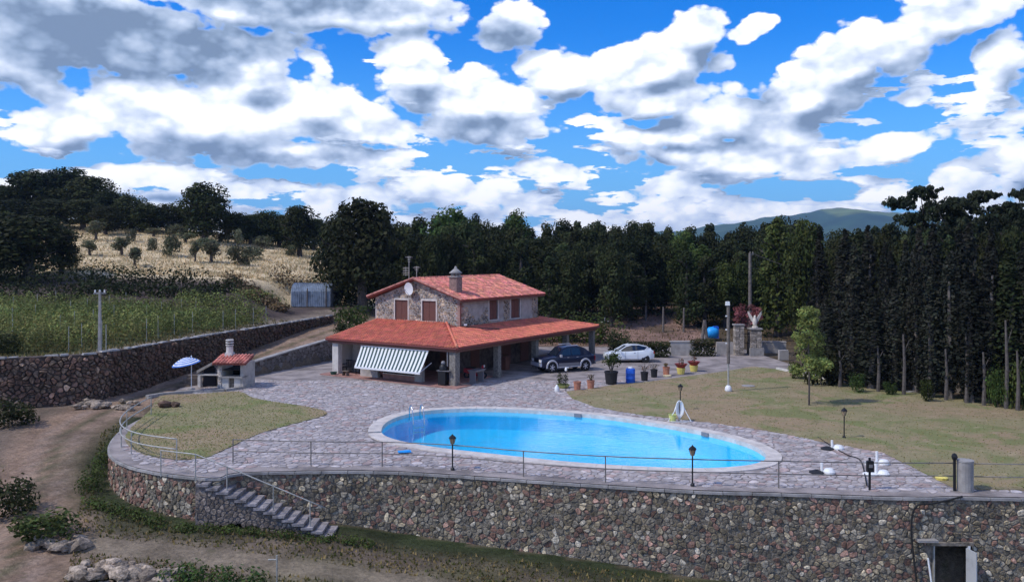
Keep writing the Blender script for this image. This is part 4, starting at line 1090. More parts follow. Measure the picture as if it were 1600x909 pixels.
def railing(name, label, line, zf, posts, rails, m, r=.022, pr=.026, group=None, ph=1.02):
    """railing along a plan line (x, y[, z]); each post and each rail is a part"""
    p0 = line[0]; root = empty(name, (p0[0], p0[1], zf(*p0[:2])), 0, label, 'railing', group); O = Vector(root.location)
    for h in rails: MB().tube([Vector((p[0], p[1], zf(p[0], p[1]) + h)) - O for p in line], r, 6).build('rail', m, root, smooth=True)
    for (x, y) in posts: MB().tube([Vector((x, y, zf(x, y) - .1)) - O, Vector((x, y, zf(x, y) + ph)) - O], pr, 6).build('post', m, root)
    return root
z0 = lambda x, y: 0.05
TR = [(-12.2, 37.5), (-8.7, 37.1), (-5.6, 37.0), (-2.5, 36.4), (.47, 35.3), (3.75, 34.4), (7.1, 33.9), (10.45, 33.6), (13.9, 33.35), (17.25, 33.3)]
railing('terrace_railing', 'long thin metal railing along the pool terrace edge above the stone wall', smooth_open(TR, 4), z0, TR[1:3] + TR[4:6] + [TR[0]] + TR[7:9], (1.0, .5), M['rail'])
TR2 = [(17.9, 33.2), (21.5, 33.0), (25, 32.8), (30, 32.6), (36, 32.4)]
railing('terrace_railing', 'thin metal railing beside the dry lawn, right of the concrete pillar', TR2, z0, TR2[1:], (1.0, .5), M['rail'])
BR = [(-20.45, 48.6), (-20.2, 46.3), (-19.85, 44.2), (-19.3, 42.3), (-18.5, 40.6), (-17.4, 39.2), (-16.2, 38.3), (-14.7, 37.6)]
railing('curved_railing', 'pale curved two-bar railing round the small lawn at the left end of the terrace', smooth_open(BR, 5), z0, [BR[0], BR[2], BR[4], BR[5], BR[7]], (1.0, .55), M['palerail'], r=.03)
SR = [(-13.95, 35.55), (-12.85, 35.0)]
def zst(x, y): return 0.0 if x < -12.8 else -2.22 * (x + 12.8) / 5.4
SL = [(-14.6, 35.65), (-12.9, 34.95), (-11.6, 34.9), (-9.7, 34.86), (-8.2, 34.83), (-7.6, 34.82)]
railing('stair_handrail', 'sloping pale handrail beside the stone steps', SL, zst, [SL[0], SL[1], SL[2], SL[3], SL[4]], (1.0,), M['palerail'], r=.026)

def lantern(px, pyb, pyt, label, y=None, onlawn=False):
    if y is None: x, y = G(px, pyb, .05)
    else: x = Xat(px, y)
    h = Zat(pyt, y)
    root = empty('garden_lantern', (x, y, .03), 0, label, 'lantern', 'garden lanterns on thin posts')
    MB().tube([(0, 0, 0), (0, 0, h - .42)], .03, 8).lathe([(.09, 0), (.09, .04), (.04, .1)], (0, 0, 0), 8).build('post', M['iron'], root)
    MB().lathe([(.03, h - .44), (.07, h - .40), (.11, h - .22), (.13, h - .18)], n=6).build('lamp_glass', mat_glasslamp, root)
    mb = MB()
    for k in range(6):
        a = k * pi / 3; mb.tube([(.07 * cos(a), .07 * sin(a), h - .41), (.13 * cos(a), .13 * sin(a), h - .18)], .01, 4)
    mb.lathe([(.17, h - .18), (.12, h - .10), (.04, h - .04), (.02, h)], n=6); mb.build('lamp_cap', M['iron'], root)
mat_glasslamp = mat('lantern_glass', (.45, .33, .2), .3)
lantern(707, 732, 679, 'black lantern on a thin post at the railing, before the left half of the pool', 36.35)
lantern(1082, 760, 696, 'black lantern on a thin post at the railing, before the right half of the pool', 33.85)
lantern(1319, 683, 637, 'thin garden lantern standing on the dry lawn to the right of the pool')
lantern(1063, 640, 600, 'thin garden lantern on the lawn behind the white hose at the far pool edge')

def pillar():
    x, y = 17.55, 33.2
    root = empty('concrete_pillar', (x, y, 0), 0, 'thick round grey concrete pillar at the right corner of the terrace railing', 'pillar')
    MB().lathe([(.29, -.1), (.29, 1.12), (.31, 1.14), (.31, 1.2), (.0, 1.21)], n=18, cap=False).build('shaft', M['concrete'], root, smooth=False)
    MB().tube([(-.42, .0, 0), (-.42, .0, 1.25)], .055, 8).lathe([(.09, 1.22), (.12, 1.32), (.08, 1.42), (.02, 1.46)], (-.42, 0, 0), 8).build('iron_post', M['iron'], root)
    x, y = G(1350, 753, 0)
    root = empty('railing_post_box', (13.9, 33.33, 0), 0, 'dark iron post with a small switch box at the railing, right of the pool', 'post')
    MB().tube([(0, 0, 0), (0, 0, 1.25)], .05, 8).build('post', M['iron'], root); MB().box((-.02, -.08, .93), (.26, .14, .42)).build('box', M['iron'], root); MB().box((-.02, -.16, .96), (.14, .03, .12)).build('switch_cover', M['greytrim'], root)
pillar()

def hose_cable(name, label, pts, r, m, cat='hose'):
    o = Vector(pts[0]); t = MB().tube([Vector(p) - o for p in smooth3(pts, 5)], r, 6).build(name, m, smooth=True); t.location = o; tag(t, label, cat); return t
def smooth3(pts, n):
    P = [pts[0]] + list(pts) + [pts[-1]]; out = []
    for i in range(1, len(P) - 2):
        a, b, c, d = [np.array(q, float) for q in P[i - 1:i + 3]]
        for k in range(n):
            t = k / n; out.append(Vector(.5 * ((2 * b) + (c - a) * t + (2 * a - 5 * b + 4 * c - d) * t * t + (3 * b - a - 3 * c + d) * t ** 3)))
    out.append(Vector(pts[-1])); return out
fy = lambda x: float(np.interp(x, wx, [p[1] for p in wall_path])) - .12
hose_cable('black_hose', 'black hose hanging down the stone wall left of the cellar doorway', [(17.0, fy(17.0) - .0, .02), (16.4, fy(16.4) - .05, -.12), (15.7, fy(15.7) - .06, -.22), (15.25, fy(15.2) - .08, -.26), (15.05, fy(15.0) - .08, -.6), (15.02, fy(15) - .06, -1.4), (15.12, fy(15) - .06, -2.4), (15.25, fy(15) - .1, -3.6)], .035, M['rubber'])
hose_cable('black_cable', 'thin black cable lying across the paving to the right of the pool', [(*G(1278, 684), .04), (*G(1305, 701), .04), (*G(1325, 712), .04), (*G(1345, 721), .04), (13.9, 33.6, .1)], .025, M['rubber'], 'cable')

def parasol_base(px, py, h, label, white2):
    x, y = G(px, py, .03); root = empty('parasol_stand', (x, y, .02), 0, label, 'parasol stand', 'white parasol stands right of the pool')
    MB().lathe([(.055, .02), (.055, h)], n=10).build('tube', M['whiteplastic'], root)
    MB().lathe([(.0, .0), (.30, .0), (.30, .05), (.12, .12), (.06, .13)], (-.22 if not white2 else -.25, 0, 0), 14, cap=False).build('weight', M['whiteplastic'] if white2 else M['blackpot'], root)
    MB().lathe([(.0, .0), (.24, .0), (.25, .08), (.16, .2), (.05, .22), (0, .22)], (.28, -.05, 0), 14, cap=False).build('weight', M['whiteplastic'], root)
parasol_base(1300, 701, .42, 'short white tube with a black foot on the paving, farthest left at the back', False)
parasol_base(1284, 738, .42, 'short white tube with a black foot on the paving, nearest the pool rim', False)
parasol_base(1370, 724, .55, 'white tube stand with two white feet, the farther of the pair near the railing', True)
parasol_base(1369, 741, .55, 'white tube stand with two white feet, the nearer of the pair near the railing', True)
x, y = G(1471, 750); tag(MB().lathe([(0, 0), (.22, .0), (.25, .1), (.12, .16), (0, .16)], (0, 0, 0), 10, cap=False).build('yellow_dish', M['yellow']), 'small yellow dish on the paving next to the concrete pillar', 'dish').location = (x, y, .03)
x, y = G(632, 706, .06); o = MB().box((0, 0, .03), (.6, .32, .04), .2).box((.12, .02, .06), (.25, .25, .03), .2).build('folded_mat', M['skyblue']); o.location = (x, y, .06); tag(o, 'light blue folded mat lying at the front rim of the pool', 'mat')

def hose_stand():
    x, y = G(1061, 657, .03); root = empty('pool_hose_rack', (x, y, .03), 0, 'white pool hose hung in loops on a stake beside the far rim of the pool', 'hose')
    MB().tube([(0, 0, 0), (0, 0, 1.15)], .035, 8).build('stake', M['wood'], root)
    R = random.Random(2); mb = MB()
    for k in range(7):
        w = .05 + .03 * k + R.uniform(-.02, .02); b = 1.1 - R.uniform(.75, 1.05); pts = []
        for q in range(15):
            a = 2 * pi * q / 14; pts.append((w * sin(a) * (1 if a < pi else .9), -.05 - .02 * k, (1.12 + b) / 2 + (1.12 - b) / 2 * cos(a)))
        mb.tube(pts, .025, 6)
    mb.tube([(-.1, -.1, 1.05), (-.3, -.15, .5), (-.65, -.25, .02), (-.3, -.4, .02), (.3, -.4, .02), (.6, -.3, .02), (.35, -.15, .5), (.12, -.1, 1.0)], .025, 6)
    mb.build('hose_loops', M['whiteplastic'], root, smooth=True)
    o = MB().lathe([(.17, 0), (.21, .36), (.23, .37), (.19, .36), (.16, .03)], n=14, cap=False).build('bucket', mat('lime_bucket', (.62, .66, .22), .5)); o.location = (x - .38, y - .12, .03); tag(o, 'pale yellow-green bucket standing against the white pool hose', 'bucket')
hose_stand()

# ------------------------------------------------------------------ foliage
def leafcloud(parts, size, seed, tint=(.55, 1.25), up=.35, warm=.15):
    """parts = [(centre, radii, n)]: leaf quads spread over and through each clump"""
    rg = np.random.default_rng(seed); Vs = []; Cs = []
    for c, r, n in parts:
        d = rg.normal(size=(n, 3)); d /= np.linalg.norm(d, axis=1)[:, None]; rad = rg.random(n)[:, None] ** .33 * .45 + .6
        p = np.array(c) + d * rad * np.array(r) * rg.uniform(.8, 1.12, (n, 1))
        nm = d + rg.normal(0, .5, (n, 3)); nm[:, 2] += up; nm /= np.linalg.norm(nm, axis=1)[:, None]
        a = np.cross(nm, rg.normal(size=(n, 3))); a /= np.linalg.norm(a, axis=1)[:, None]; b = np.cross(nm, a)
        s = size * rg.uniform(.55, 1.3, (n, 1)); a = a * s; b = b * s * rg.uniform(.45, .8, (n, 1))
        Vs.append(np.stack([p - a, p - b * .9, p + a, p + b], 1).reshape(-1, 3))
        clump = rg.uniform(*tint); k = clump * rg.uniform(.75, 1.25, n); w = rg.uniform(1 - warm, 1 + warm * 1.6, n) if warm else np.ones(n)
        Cs.append(np.repeat(np.stack([k * w, k, k * rg.uniform(.8, 1.1, n)], 1), 4, 0))
    V = np.vstack(Vs); C = np.vstack(Cs); return V, np.arange(len(V)).reshape(-1, 4), C
def crown(kind, seed, H_=1.0, W=1.0, dens=1.0):
    """clump list for a crown in a tree H_ tall and W wide (radius)"""
    R = random.Random(seed); P = []
    def add(x, y, z, r, sq=1.0, n=60): P.append(((x, y, z), (r, r, r * sq), int(n * dens)))
    if kind == 'round':
        for k in range(34):
            a = R.uniform(0, 2 * pi); t = R.random(); z = H_ * (.22 + .70 * t); rr = W * (sin(pi * min(1, (t * .82 + .16))) ** .6) * R.uniform(.35, .92)
            add(rr * cos(a), rr * sin(a), z, W * R.uniform(.28, .46), R.uniform(.7, .95), 130)
        for k in range(9): add(W * R.uniform(-.3, .3), W * R.uniform(-.3, .3), H_ * R.uniform(.35, .8), W * .52, .95, 220)
        for k in range(5): add(W * R.uniform(-.4, .4), W * R.uniform(-.4, .4), H_ * R.uniform(.86, .97), W * R.uniform(.14, .25), .8, 40)
    elif kind == 'tall':
        for k in range(34):
            a = R.uniform(0, 2 * pi); t = (k + R.random()) / 34; z = H_ * (.10 + .86 * t); rr = W * (1 - t) ** .55 * R.uniform(.2, .9)
            add(rr * cos(a), rr * sin(a), z, W * R.uniform(.32, .52) * (1.1 - .5 * t), R.uniform(.8, 1.2), 100)
    elif kind == 'cypress':
        for k in range(36):
            t = (k + .5) / 36; z = H_ * (.07 + .92 * t); a = R.uniform(0, 2 * pi); w = W * (min(1, t * 4 + .35)) * (1 - t ** 2.6) ** .9 + .05; rr = w * R.uniform(.05, .42)
            add(rr * cos(a), rr * sin(a), z, w * R.uniform(.6, .95), 1.6, 75)
    elif kind == 'umbrella':
        for k in range(15):      # flat plates of needles at the ends of spreading limbs, sky between them
            a = 2.4 * k + R.uniform(-.4, .4); rr = W * (R.uniform(.25, .80) if k > 2 else .12); z = H_ * (.955 - .13 * (rr / W) ** 1.5 - (.12 * (k % 3) if k > 4 else 0))
            for q in range(9): add(rr * cos(a) + W * R.uniform(-.26, .26), rr * sin(a) + W * R.uniform(-.26, .26), z + H_ * R.uniform(-.02, .018), W * R.uniform(.04, .12), .38, 42)
        for k in range(60):
            a = R.uniform(0, 2 * pi); rr = W * R.random() ** .6 * .95; z = H_ * (R.uniform(.70, .93) - .10 * rr / W); add(rr * cos(a), rr * sin(a), z, W * R.uniform(.05, .15), .4, 60)
        for k in range(22):
            a = R.uniform(0, 2 * pi); rr = W * R.uniform(.1, .7); z = H_ * R.uniform(.42, .68); add(rr * cos(a), rr * sin(a), z, W * R.uniform(.12, .22), .4, 80)
    elif kind == 'olive':
        for k in range(13):
            a = R.uniform(0, 2 * pi); t = R.random(); add(W * .6 * R.random() * cos(a), W * .6 * R.random() * sin(a), H_ * (.35 + .5 * t), W * R.uniform(.3, .5), .85, 34)
    elif kind == 'bush':
        for k in range(16):
            a = R.uniform(0, 2 * pi); rr = W * .7 * R.random() ** .5; add(rr * cos(a), rr * sin(a), H_ * R.uniform(.2, .72), W * R.uniform(.28, .45), .5 * H_ / W + .25, 70)
    return P
def trunk_mesh(kind, H_, W, seed, m):
    R = random.Random(seed); mb = MB(); r = {'round': .045, 'tall': .03, 'cypress': .018, 'umbrella': .028, 'olive': .06, 'bush': .02}[kind] * H_
    top = {'round': .62, 'tall': .85, 'cypress': .8, 'umbrella': .8, 'olive': .55, 'bush': .4}[kind] * H_
    lean = (R.uniform(-.04, .04) * H_, R.uniform(-.04, .04) * H_)
    pts = [(lean[0] * t * t, lean[1] * t * t, -.4 + (top + .4) * t) for t in (0, .12, .3, .55, .8, 1)]
    mb.tube(pts, [r * 1.5, r * 1.1, r, r * .8, r * .55, r * .3], 7)
    for k in range({'round': 7, 'tall': 6, 'cypress': 0, 'umbrella': 9, 'olive': 5, 'bush': 5}[kind]):
        t = R.uniform(.35, .95); a = R.uniform(0, 2 * pi); z = top * t; L = W * R.uniform(.5, .85)
        mb.tube([(lean[0] * t * t, lean[1] * t * t, z), (L * .5 * cos(a), L * .5 * sin(a), z + L * .25), (L * cos(a), L * sin(a), z + L * R.uniform(.3, .6))], [r * .45, r * .3, r * .1], 5)
    me_o = mb.build('trunk', m); me = me_o.data; bpy.data.objects.remove(me_o); return me
PROTO = {}
def proto(kind, leaf, H_, W, seed, size, dens=1.0, bark='bark', up=.35, tint=(.55, 1.25)):
    key = (kind, leaf, H_, W, seed)
    if key not in PROTO:
        V, Fq, C = leafcloud(crown(kind, seed, H_, W, dens), size, seed + 100, up=up, tint=tint)
        PROTO[key] = (npmesh('crown', V, Fq, C, [M[leaf]]), trunk_mesh(kind, H_, W, seed, M[bark]), H_, W)
    return PROTO[key]
def plant(name, label, cat, group, pr, x, y, h, w, rz=None, z=None, R=random.Random(99)):
    cm, tm, H_, W = pr; zz = tz(x, y) if z is None else z
    root = empty(name, (x, y, zz), R.uniform(0, 6.28) if rz is None else rz, label, cat, group)
    for nm, me in (('crown', cm), ('trunk', tm)):
        o = link(nm, me, root); o.scale = (w / W, w / W, h / H_)
    return root
oaks = [proto('round', 'leaf_oak', 9, 3.6, s, .22) for s in (1, 2, 3, 4)]
mids = [proto('round', 'leaf_mid', 9, 3.4, s, .20) for s in (5, 6)]
talls = [proto('tall', 'leaf_oak', 10, 2.4, s, .20) for s in (7, 8, 9)]
tmids = [proto('tall', 'leaf_mid', 10, 2.4, s, .20) for s in (10,)]
cyps = [proto('cypress', 'leaf_oak', 10, .95, 51, .14, up=.6, bark='palebark')] + [proto('cypress', 'leaf_cyp', 10, .95, s, .13, up=.6, bark='palebark') for s in (11, 12, 13, 14)]
umbs = [proto('umbrella', 'leaf_pine', 12, 5.0, s, .17, up=.8) for s in (15, 16)]
olives = [proto('olive', 'leaf_olive', 3, 1.3, s, .15, dens=1.6) for s in (17, 18)] + [proto('bush', 'leaf_olive', 2, 1.5, s, .13) for s in (26, 27)]
bushes = [proto('bush', 'leaf_oak', 2, 1.5, s, .11) for s in (20, 21)]
bmids = [proto('bush', 'leaf_mid', 2, 1.5, s, .11) for s in (22, 23)]
bdry = [proto('bush', 'leaf_dry', 2, 1.5, s, .11) for s in (24, 25)]

RT = random.Random(12)
def place(pr, px, Y, top=None, h=None, w=None, name='tree', label='', cat='tree', group=None, wpx=None):
    x = Xat(px, Y); z = tz(x, Y)
    if h is None: h = Zat(top, Y) - z
    if wpx is not None: w = wpx * Y / F
    return plant(name, label, cat, group, pr, x, Y, h, w)
SKY = [(480, 372), (500, 352), (520, 328), (545, 320), (570, 316), (600, 326), (614, 350), (640, 338), (665, 342), (685, 332), (700, 326), (730, 330), (755, 342), (775, 352), (790, 342), (806, 336), (822, 346), (840, 354), (865, 350), (905, 344), (950, 346), (985, 340),
       (1020, 340), (1045, 350), (1060, 342), (1085, 345), (1120, 351), (1150, 356), (1190, 350), (1215, 340), (1250, 342), (1290, 352), (1315, 362), (1350, 356), (1380, 345)]
skyf = lambda px: float(np.interp(px, [a for a, b in SKY], [b for a, b in SKY]))
ORD = 'first second third fourth fifth sixth seventh eighth ninth tenth eleventh twelfth thirteenth fourteenth'.split()
# single trees that can be named
place(oaks[0], 320, 132, top=286, wpx=44, name='oak_tree', label='large round dark oak standing alone on the crest of the golden hill')
place(oaks[1], 566, 91, top=312, wpx=64, name='oak_tree', label='big dark oak right behind the left end of the farmhouse')
place(oaks[2], 528, 96, top=336, wpx=42, name='oak_tree', label='dark oak between the corrugated shelter and the big oak')
place(oaks[3], 44, 91, top=334, wpx=74, name='oak_tree', label='wide dark oak at the left edge above the vineyard')
place(oaks[0], -14, 90, top=330, wpx=52, name='oak_tree', label='dark oak cut by the left edge of the picture')
place(oaks[2], 96, 96, top=360, wpx=34, name='oak_tree', label='small dark oak at the right side of the wide oak on the left')
place(mids[0], 705, 112, top=324, wpx=46, name='oak_tree', label='broad greenish oak rising above the chimney of the farmhouse')
place(mids[1], 806, 118, top=334, wpx=30, name='oak_tree', label='brighter green tree right of the chimney in the wood')
place(oaks[1], 468, 128, top=322, wpx=36, name='oak_tree', label='rounded oak on the ridge left of the big oak behind the house')
place(tmids[0], 1215, 90, top=340, wpx=40, name='tree', label='green tree rising behind the tall utility pole')
place(mids[0], 1262, 86, top=344, wpx=38, name='tree', label='green tree just right of the utility pole wire')
for k, (px, top, Y, w) in enumerate([(10, 290, 150, 30), (55, 268, 152, 42), (100, 264, 155, 44), (140, 276, 150, 36), (175, 298, 146, 30), (205, 306, 142, 26), (232, 318, 140, 22), (262, 318, 142, 20), (290, 330, 146, 18), (-25, 285, 150, 34), (25, 312, 135, 34), (80, 310, 138, 36), (130, 312, 138, 30), (165, 322, 134, 22)]):
    place(RT.choice(oaks), px, Y, top=top, wpx=w * 1.25, name='oak_tree', label='%s from the left of the dark oaks along the hill crest' % ORD[(-25, 10, 25, 55, 80, 100, 130, 140, 165, 175, 205, 232, 262, 290).index(px)], group='oaks along the hill crest')
for k, (px, top) in enumerate([(370, 332), (392, 336), (415, 330), (436, 336), (452, 338), (490, 342), (505, 350)]):
    place(RT.choice(oaks), px, 136 + k, top=top, wpx=30, name='oak_tree', label='%s from the left of the low ridge trees right of the lone oak' % ORD[k], group='low trees on the ridge')
# the wood behind the farmhouse
row = 0
for Y, step, dy, lo, hi in ((126, 30, 0, 600, 1400), (117, 34, 7, 590, 1380), (108, 36, 16, 600, 1330), (101, 34, 30, 640, 1300), (96, 32, 48, 860, 1260)):
    px = lo
    while px < hi:
        pr = RT.choice(oaks * 2 + talls * 3 + mids[:1] + tmids)
        w = step * RT.uniform(.72, 1.0)
        top = skyf(px) + dy + RT.uniform(-4, 10)
        if not (1000 < px < 1050 and Y < 100): place(pr, px, Y + RT.uniform(-2, 2), top=top, wpx=w, name='wood_tree', label='one of the dark crowded trees of the wood behind the farmhouse', group='trees of the wood behind the farmhouse')
        px += step * RT.uniform(.75, 1.15)
# conifers on the right: rows of narrow dark cypresses
for Y0_, Y1_, step, base_top, lo, hi in ((60.5, 50.5, 30, 440, 1296, 1860), (63.5, 54, 30, 415, 1290, 1860), (67, 58.5, 34, 395, 1280, 1860)):
    px = lo
    while px < hi:
        Y = Y0_ + (Y1_ - Y0_) * (px - 1290) / 310 + RT.uniform(-.8, .8); top = base_top + RT.uniform(-50, 45) - (15 if px > 1400 else 0)
        place(RT.choice(cyps), px, Y, top=top, w=RT.uniform(.62, 1.3), name='cypress_tree', label='narrow dark cypress in the close rows at the right of the lawn', group='cypresses beyond the right lawn')
        px += step * RT.uniform(.7, 1.25)
for kk, (px, top, Y, w) in enumerate(((1446, 284, 78, 64), (1540, 292, 82, 66), (1604, 288, 78, 54), (1668, 300, 80, 50), (1500, 308, 74, 60), (1575, 312, 73, 60))):
    place(RT.choice(umbs), px, Y, top=top, wpx=w, name='pine_tree', label='%s of the spreading flat-topped pines above the cypresses at the right' % ('leftmost', 'third from the left', 'fifth from the left', 'rightmost', 'second from the left', 'fourth from the left')[kk], group='flat-topped pines at the right')
for px, top, Y, w in ((1340, 362, 88, 36), (1385, 350, 92, 36), (1440, 340, 96, 40), (1500, 335, 98, 44), (1570, 335, 98, 44), (1630, 340, 98, 40), (1365, 372, 78, 32), (1420, 362, 84, 34), (1530, 350, 88, 40), (1610, 352, 88, 40), (1470, 350, 88, 36), (1310, 375, 72, 34), (1345, 380, 70, 34), (1378, 372, 69, 34), (1412, 368, 68, 34), (1448, 362, 67, 34), (1482, 368, 66, 34), (1515, 358, 65, 34), (1550, 364, 64, 34), (1585, 356, 63, 34), (1620, 362, 62, 34), (1680, 350, 66, 42), (1740, 350, 66, 42), (1800, 350, 66, 42), (1700, 340, 90, 48), (1780, 340, 90, 48), (1860, 345, 88, 48)):
    place(RT.choice(talls + oaks), px, Y, top=top, wpx=w, name='wood_tree', label='one of the dark trees filling the wood behind the cypress rows', group='trees behind the cypress rows')
mat_trunk = mat('grey_trunk', (.105, .09, .08), .95, var=.3, scale=5)
for k, (px, top) in enumerate([(1312, 548), (1372, 540), (1412, 522), (1452, 505), (1478, 545), (1510, 520), (1537, 550), (1572, 500), (1590, 548)]):
    yy = 59.3 + (49.6 - 59.3) * (px - 1290) / 310; h = Zat(top, yy); o = MB().tube([(0, 0, -.2), (.06, 0, h * .5), (-.03, 0, h)], [.13, .10, .05], 7).tube([(.02, 0, h * .7), (.35, 0, h * .9)], [.04, .015], 5).build('bare_trunk', mat_trunk); o.location = (Xat(px, yy), yy, 0); tag(o, '%s from the left of the pale bare trunks standing before the cypresses' % ORD[k], 'tree trunk', 'bare trunks by the cypresses')
# dark undergrowth below the woods
def thicket(name, label, pts, seed, leaf='leaf_oak', size=.16, n=60):
    R = random.Random(seed); P = []
    for (x0, y0, x1, y1, h, cnt, r) in pts:
        for k in range(cnt):
            t = (k + R.random()) / cnt; x = x0 + (x1 - x0) * t + R.uniform(-r, r) * .6; y = y0 + (y1 - y0) * t + R.uniform(-r, r) * .6
            P.append(((x, y, tz(x, y) + h * R.uniform(.1, .55)), (r * R.uniform(.7, 1.2), r * R.uniform(.7, 1.2), h * R.uniform(.4, .6)), n))
    V, Fq, C = leafcloud(P, size, seed); o = link(name, npmesh(name, V, Fq, C, [M[leaf]])); tag(o, label, 'undergrowth', None, 'stuff'); return o
thicket('undergrowth', 'dark undergrowth beneath the wood behind the farmhouse', [(-16, 99, 12, 97, 3.5, 46, 1.6), (12, 101, 36, 92, 3.5, 40, 1.6), (-16, 107, 40, 104, 6, 60, 2.4)], 61)
thicket('undergrowth', 'dark undergrowth between the trunks of the cypress rows', [(24, 69, 38, 60, 2.2, 40, 1.2), (27, 76, 50, 62, 5, 60, 2.0), (32, 86, 60, 70, 6, 50, 2.4), (30, 96, 70, 84, 7, 50, 2.8)], 62, leaf='leaf_cyp')
thicket('scrub', 'dark scrub along the foot of the golden hill above the vineyard', [(-66, 88, -42, 86, 3.0, 60, 1.6), (-66, 82, -40, 81, 1.6, 50, 1.3), (-44, 89, -32, 87, 2.6, 40, 1.4), (-42, 84, -28, 83, 1.5, 36, 1.2), (-32, 88, -26, 88, 1.4, 16, 1.0)], 63)
thicket('scrub', 'dark scrub filling the gaps between the oaks on the hill crest', [(-98, 152, -64, 146, 7, 60, 2.2), (-68, 142, -36, 140, 3.5, 50, 1.8)], 66, size=.22)
thicket('scrub', 'reddish brown scrub behind the corrugated shelter', [(-31, 93, -25.5, 91, 1.5, 24, .9), (-27, 98, -17, 97, 2.4, 30, 1.1), (-27, 87, -22.5, 84, .9, 26, .9)], 64, leaf='leaf_dry')
thicket('undergrowth', 'dark bushes under the big oaks at the left edge and behind the farmhouse', [(-62, 91, -50, 90, 5, 46, 2.0), (-21.5, 95.5, -12, 92, 4.2, 44, 1.7)], 67, size=.2)
thicket('scrub', 'green slope shrubs at the right rear of the farmhouse', [(4, 88, 10.5, 86, 3.2, 40, 1.1), (-6, 86, 5, 87, 2.6, 34, 1.1)], 65, leaf='leaf_mid')
# grey-green olive saplings on the golden field
OL = [(300, 352), (272, 340), (290, 372), (222, 352), (205, 370), (182, 345), (160, 352), (190, 392), (238, 385), (268, 392), (305, 402), (330, 358), (322, 384), (352, 372), (372, 384), (395, 372), (410, 380), (434, 372), (455, 392), (330, 402), (372, 408), (240, 362), (150, 368), (395, 398), (462, 378), (140, 392), (210, 408), (275, 360)]
for k, (px, py) in enumerate(OL):
    # find the point of the hill seen at this pixel
    Y = 150.0
    for yy in np.arange(96, 165, 1.0):
        x = Xat(px, yy)
        if HY + (H - tz(x, yy)) * F / yy <= py + 8: Y = float(yy); break
    place(RT.choice(olives), px, Y, h=RT.uniform(1.6, 3.4), w=RT.uniform(.8, 1.9), name='olive_tree', label='small grey-green olive tree on the golden field', group='young olive trees on the hill field')

# ------------------------------------------------------------------ vineyard
def vines():
    R = random.Random(8); nrow = 11
    for k in range(nrow):
        Y = 55.5 + k * 2.05; xr = float(np.interp(Y, [53, 57, 62, 67.5, 73, 80], [-26.6, -25.6, -24.6, -23.4, -22.2, -20.6])) - R.uniform(1.5, 2.6) - (1.2 if k < 3 else 0) + (1.0 if k > 6 else 0); xl = max(-50, -CX * Y / F - 4)
        root = empty('vine_row', (xr, Y, tz(xr, Y)), 0, 'row of green grapevines, number %s counted from the stone wall' % ['one', 'two', 'three', 'four', 'five', 'six', 'seven', 'eight', 'nine', 'ten', 'eleven'][k], 'vine row', 'vine rows of the vineyard')
        O = np.array(root.location); P = []; x = xr
        while x > xl:
            z = tz(x, Y); g = R.uniform(.8, 1.1) * (1.0 if R.random() > .06 else .4); P.append(((x - O[0], R.uniform(-.15, .15), z - O[2] + .85 * g), (.5, .55, .80 * g), 110)); x -= .5
        V, Fq, C = leafcloud(P, .085, 300 + k, tint=(.5, 1.3)); link('foliage', npmesh('foliage', V, Fq, C, [M['leaf_vine']]), root)
        x = xr + .3; j = 0; pm = MB().tube([(0, 0, -.2), (0, 0, 1.66)], .02, 6).build('post', M['palerail']).data
        bpy.data.objects.remove([o for o in bpy.data.objects if o.data == pm][0])
        while x > xl:
            o = link('post', pm, root); o.location = (x - O[0], -.12, tz(x, Y) - O[2]); x -= 6.2
vines()
hedge_dark = leafmat('hedge_leaf', (.05, .06, .022), .1); M['hedge_dark'] = hedge_dark

def veg(name, label, cat, P, leaf, size, seed, loc=(0, 0, 0), kind=None, group=None, tint=(.55, 1.25)):
    V, Fq, C = leafcloud(P, size, seed, tint=tint); V = V - np.array(loc); o = link(name, npmesh(name, V, Fq, C, [M[leaf]])); o.location = loc; tag(o, label, cat, group, kind); return o
# trimmed hedges in front of the brown bank
for (pa, pb, Y, h, lab) in ((955, 1050, 75.6, 1.25, 'long trimmed dark hedge behind the white car'), (1080, 1122, 76.5, 1.4, 'short trimmed dark hedge right of the pale wall, below the blue tank')):
    R = random.Random(pa); x0, x1 = Xat(pa, Y), Xat(pb, Y); P = []
    for k in range(int((x1 - x0) / .3)):
        for q in range(3): P.append(((x0 + .15 + .3 * k, Y + .3 * (q % 2), .2 + h * q / 3 + .1), (.30, .36, h / 4.4), 90))
    veg('hedge', lab, 'hedge', P, 'hedge_dark', .09, pa, (x0, Y, 0), tint=(.8, 1.15))
x0, x1 = Xat(1048, 76.6), Xat(1084, 76.6); o = MB().box(((x1 - x0) / 2, 0, .6), (x1 - x0, .35, 1.3)).box(((x1 - x0) / 2, 0, 1.28), (x1 - x0 + .1, .45, .08)).build('garden_wall', M['plaster']); o.location = (x0, 76.8, 0); tag(o, 'low plastered garden wall in the gap between the two hedges', 'wall')
x0, x1 = Xat(1120, 77.4), Xat(1150, 77.4); o = MB().box(((x1 - x0) / 2, 0, .55), (x1 - x0, .3, 1.15)).build('garden_wall', M['plaster']); o.location = (x0, 77.6, 0); tag(o, 'low plastered wall between the short hedge and the left gate pillar', 'wall')
plant('bush', 'round green bush at the end of the road wall, left of the farmhouse', 'bush', None, bmids[0], Xat(552, 80), 80, 2.7, 2.0)
plant('bush', 'low leafy bush just left of the porch roof', 'bush', None, bushes[1], Xat(535, 76), 76.4, 1.6, 1.1)
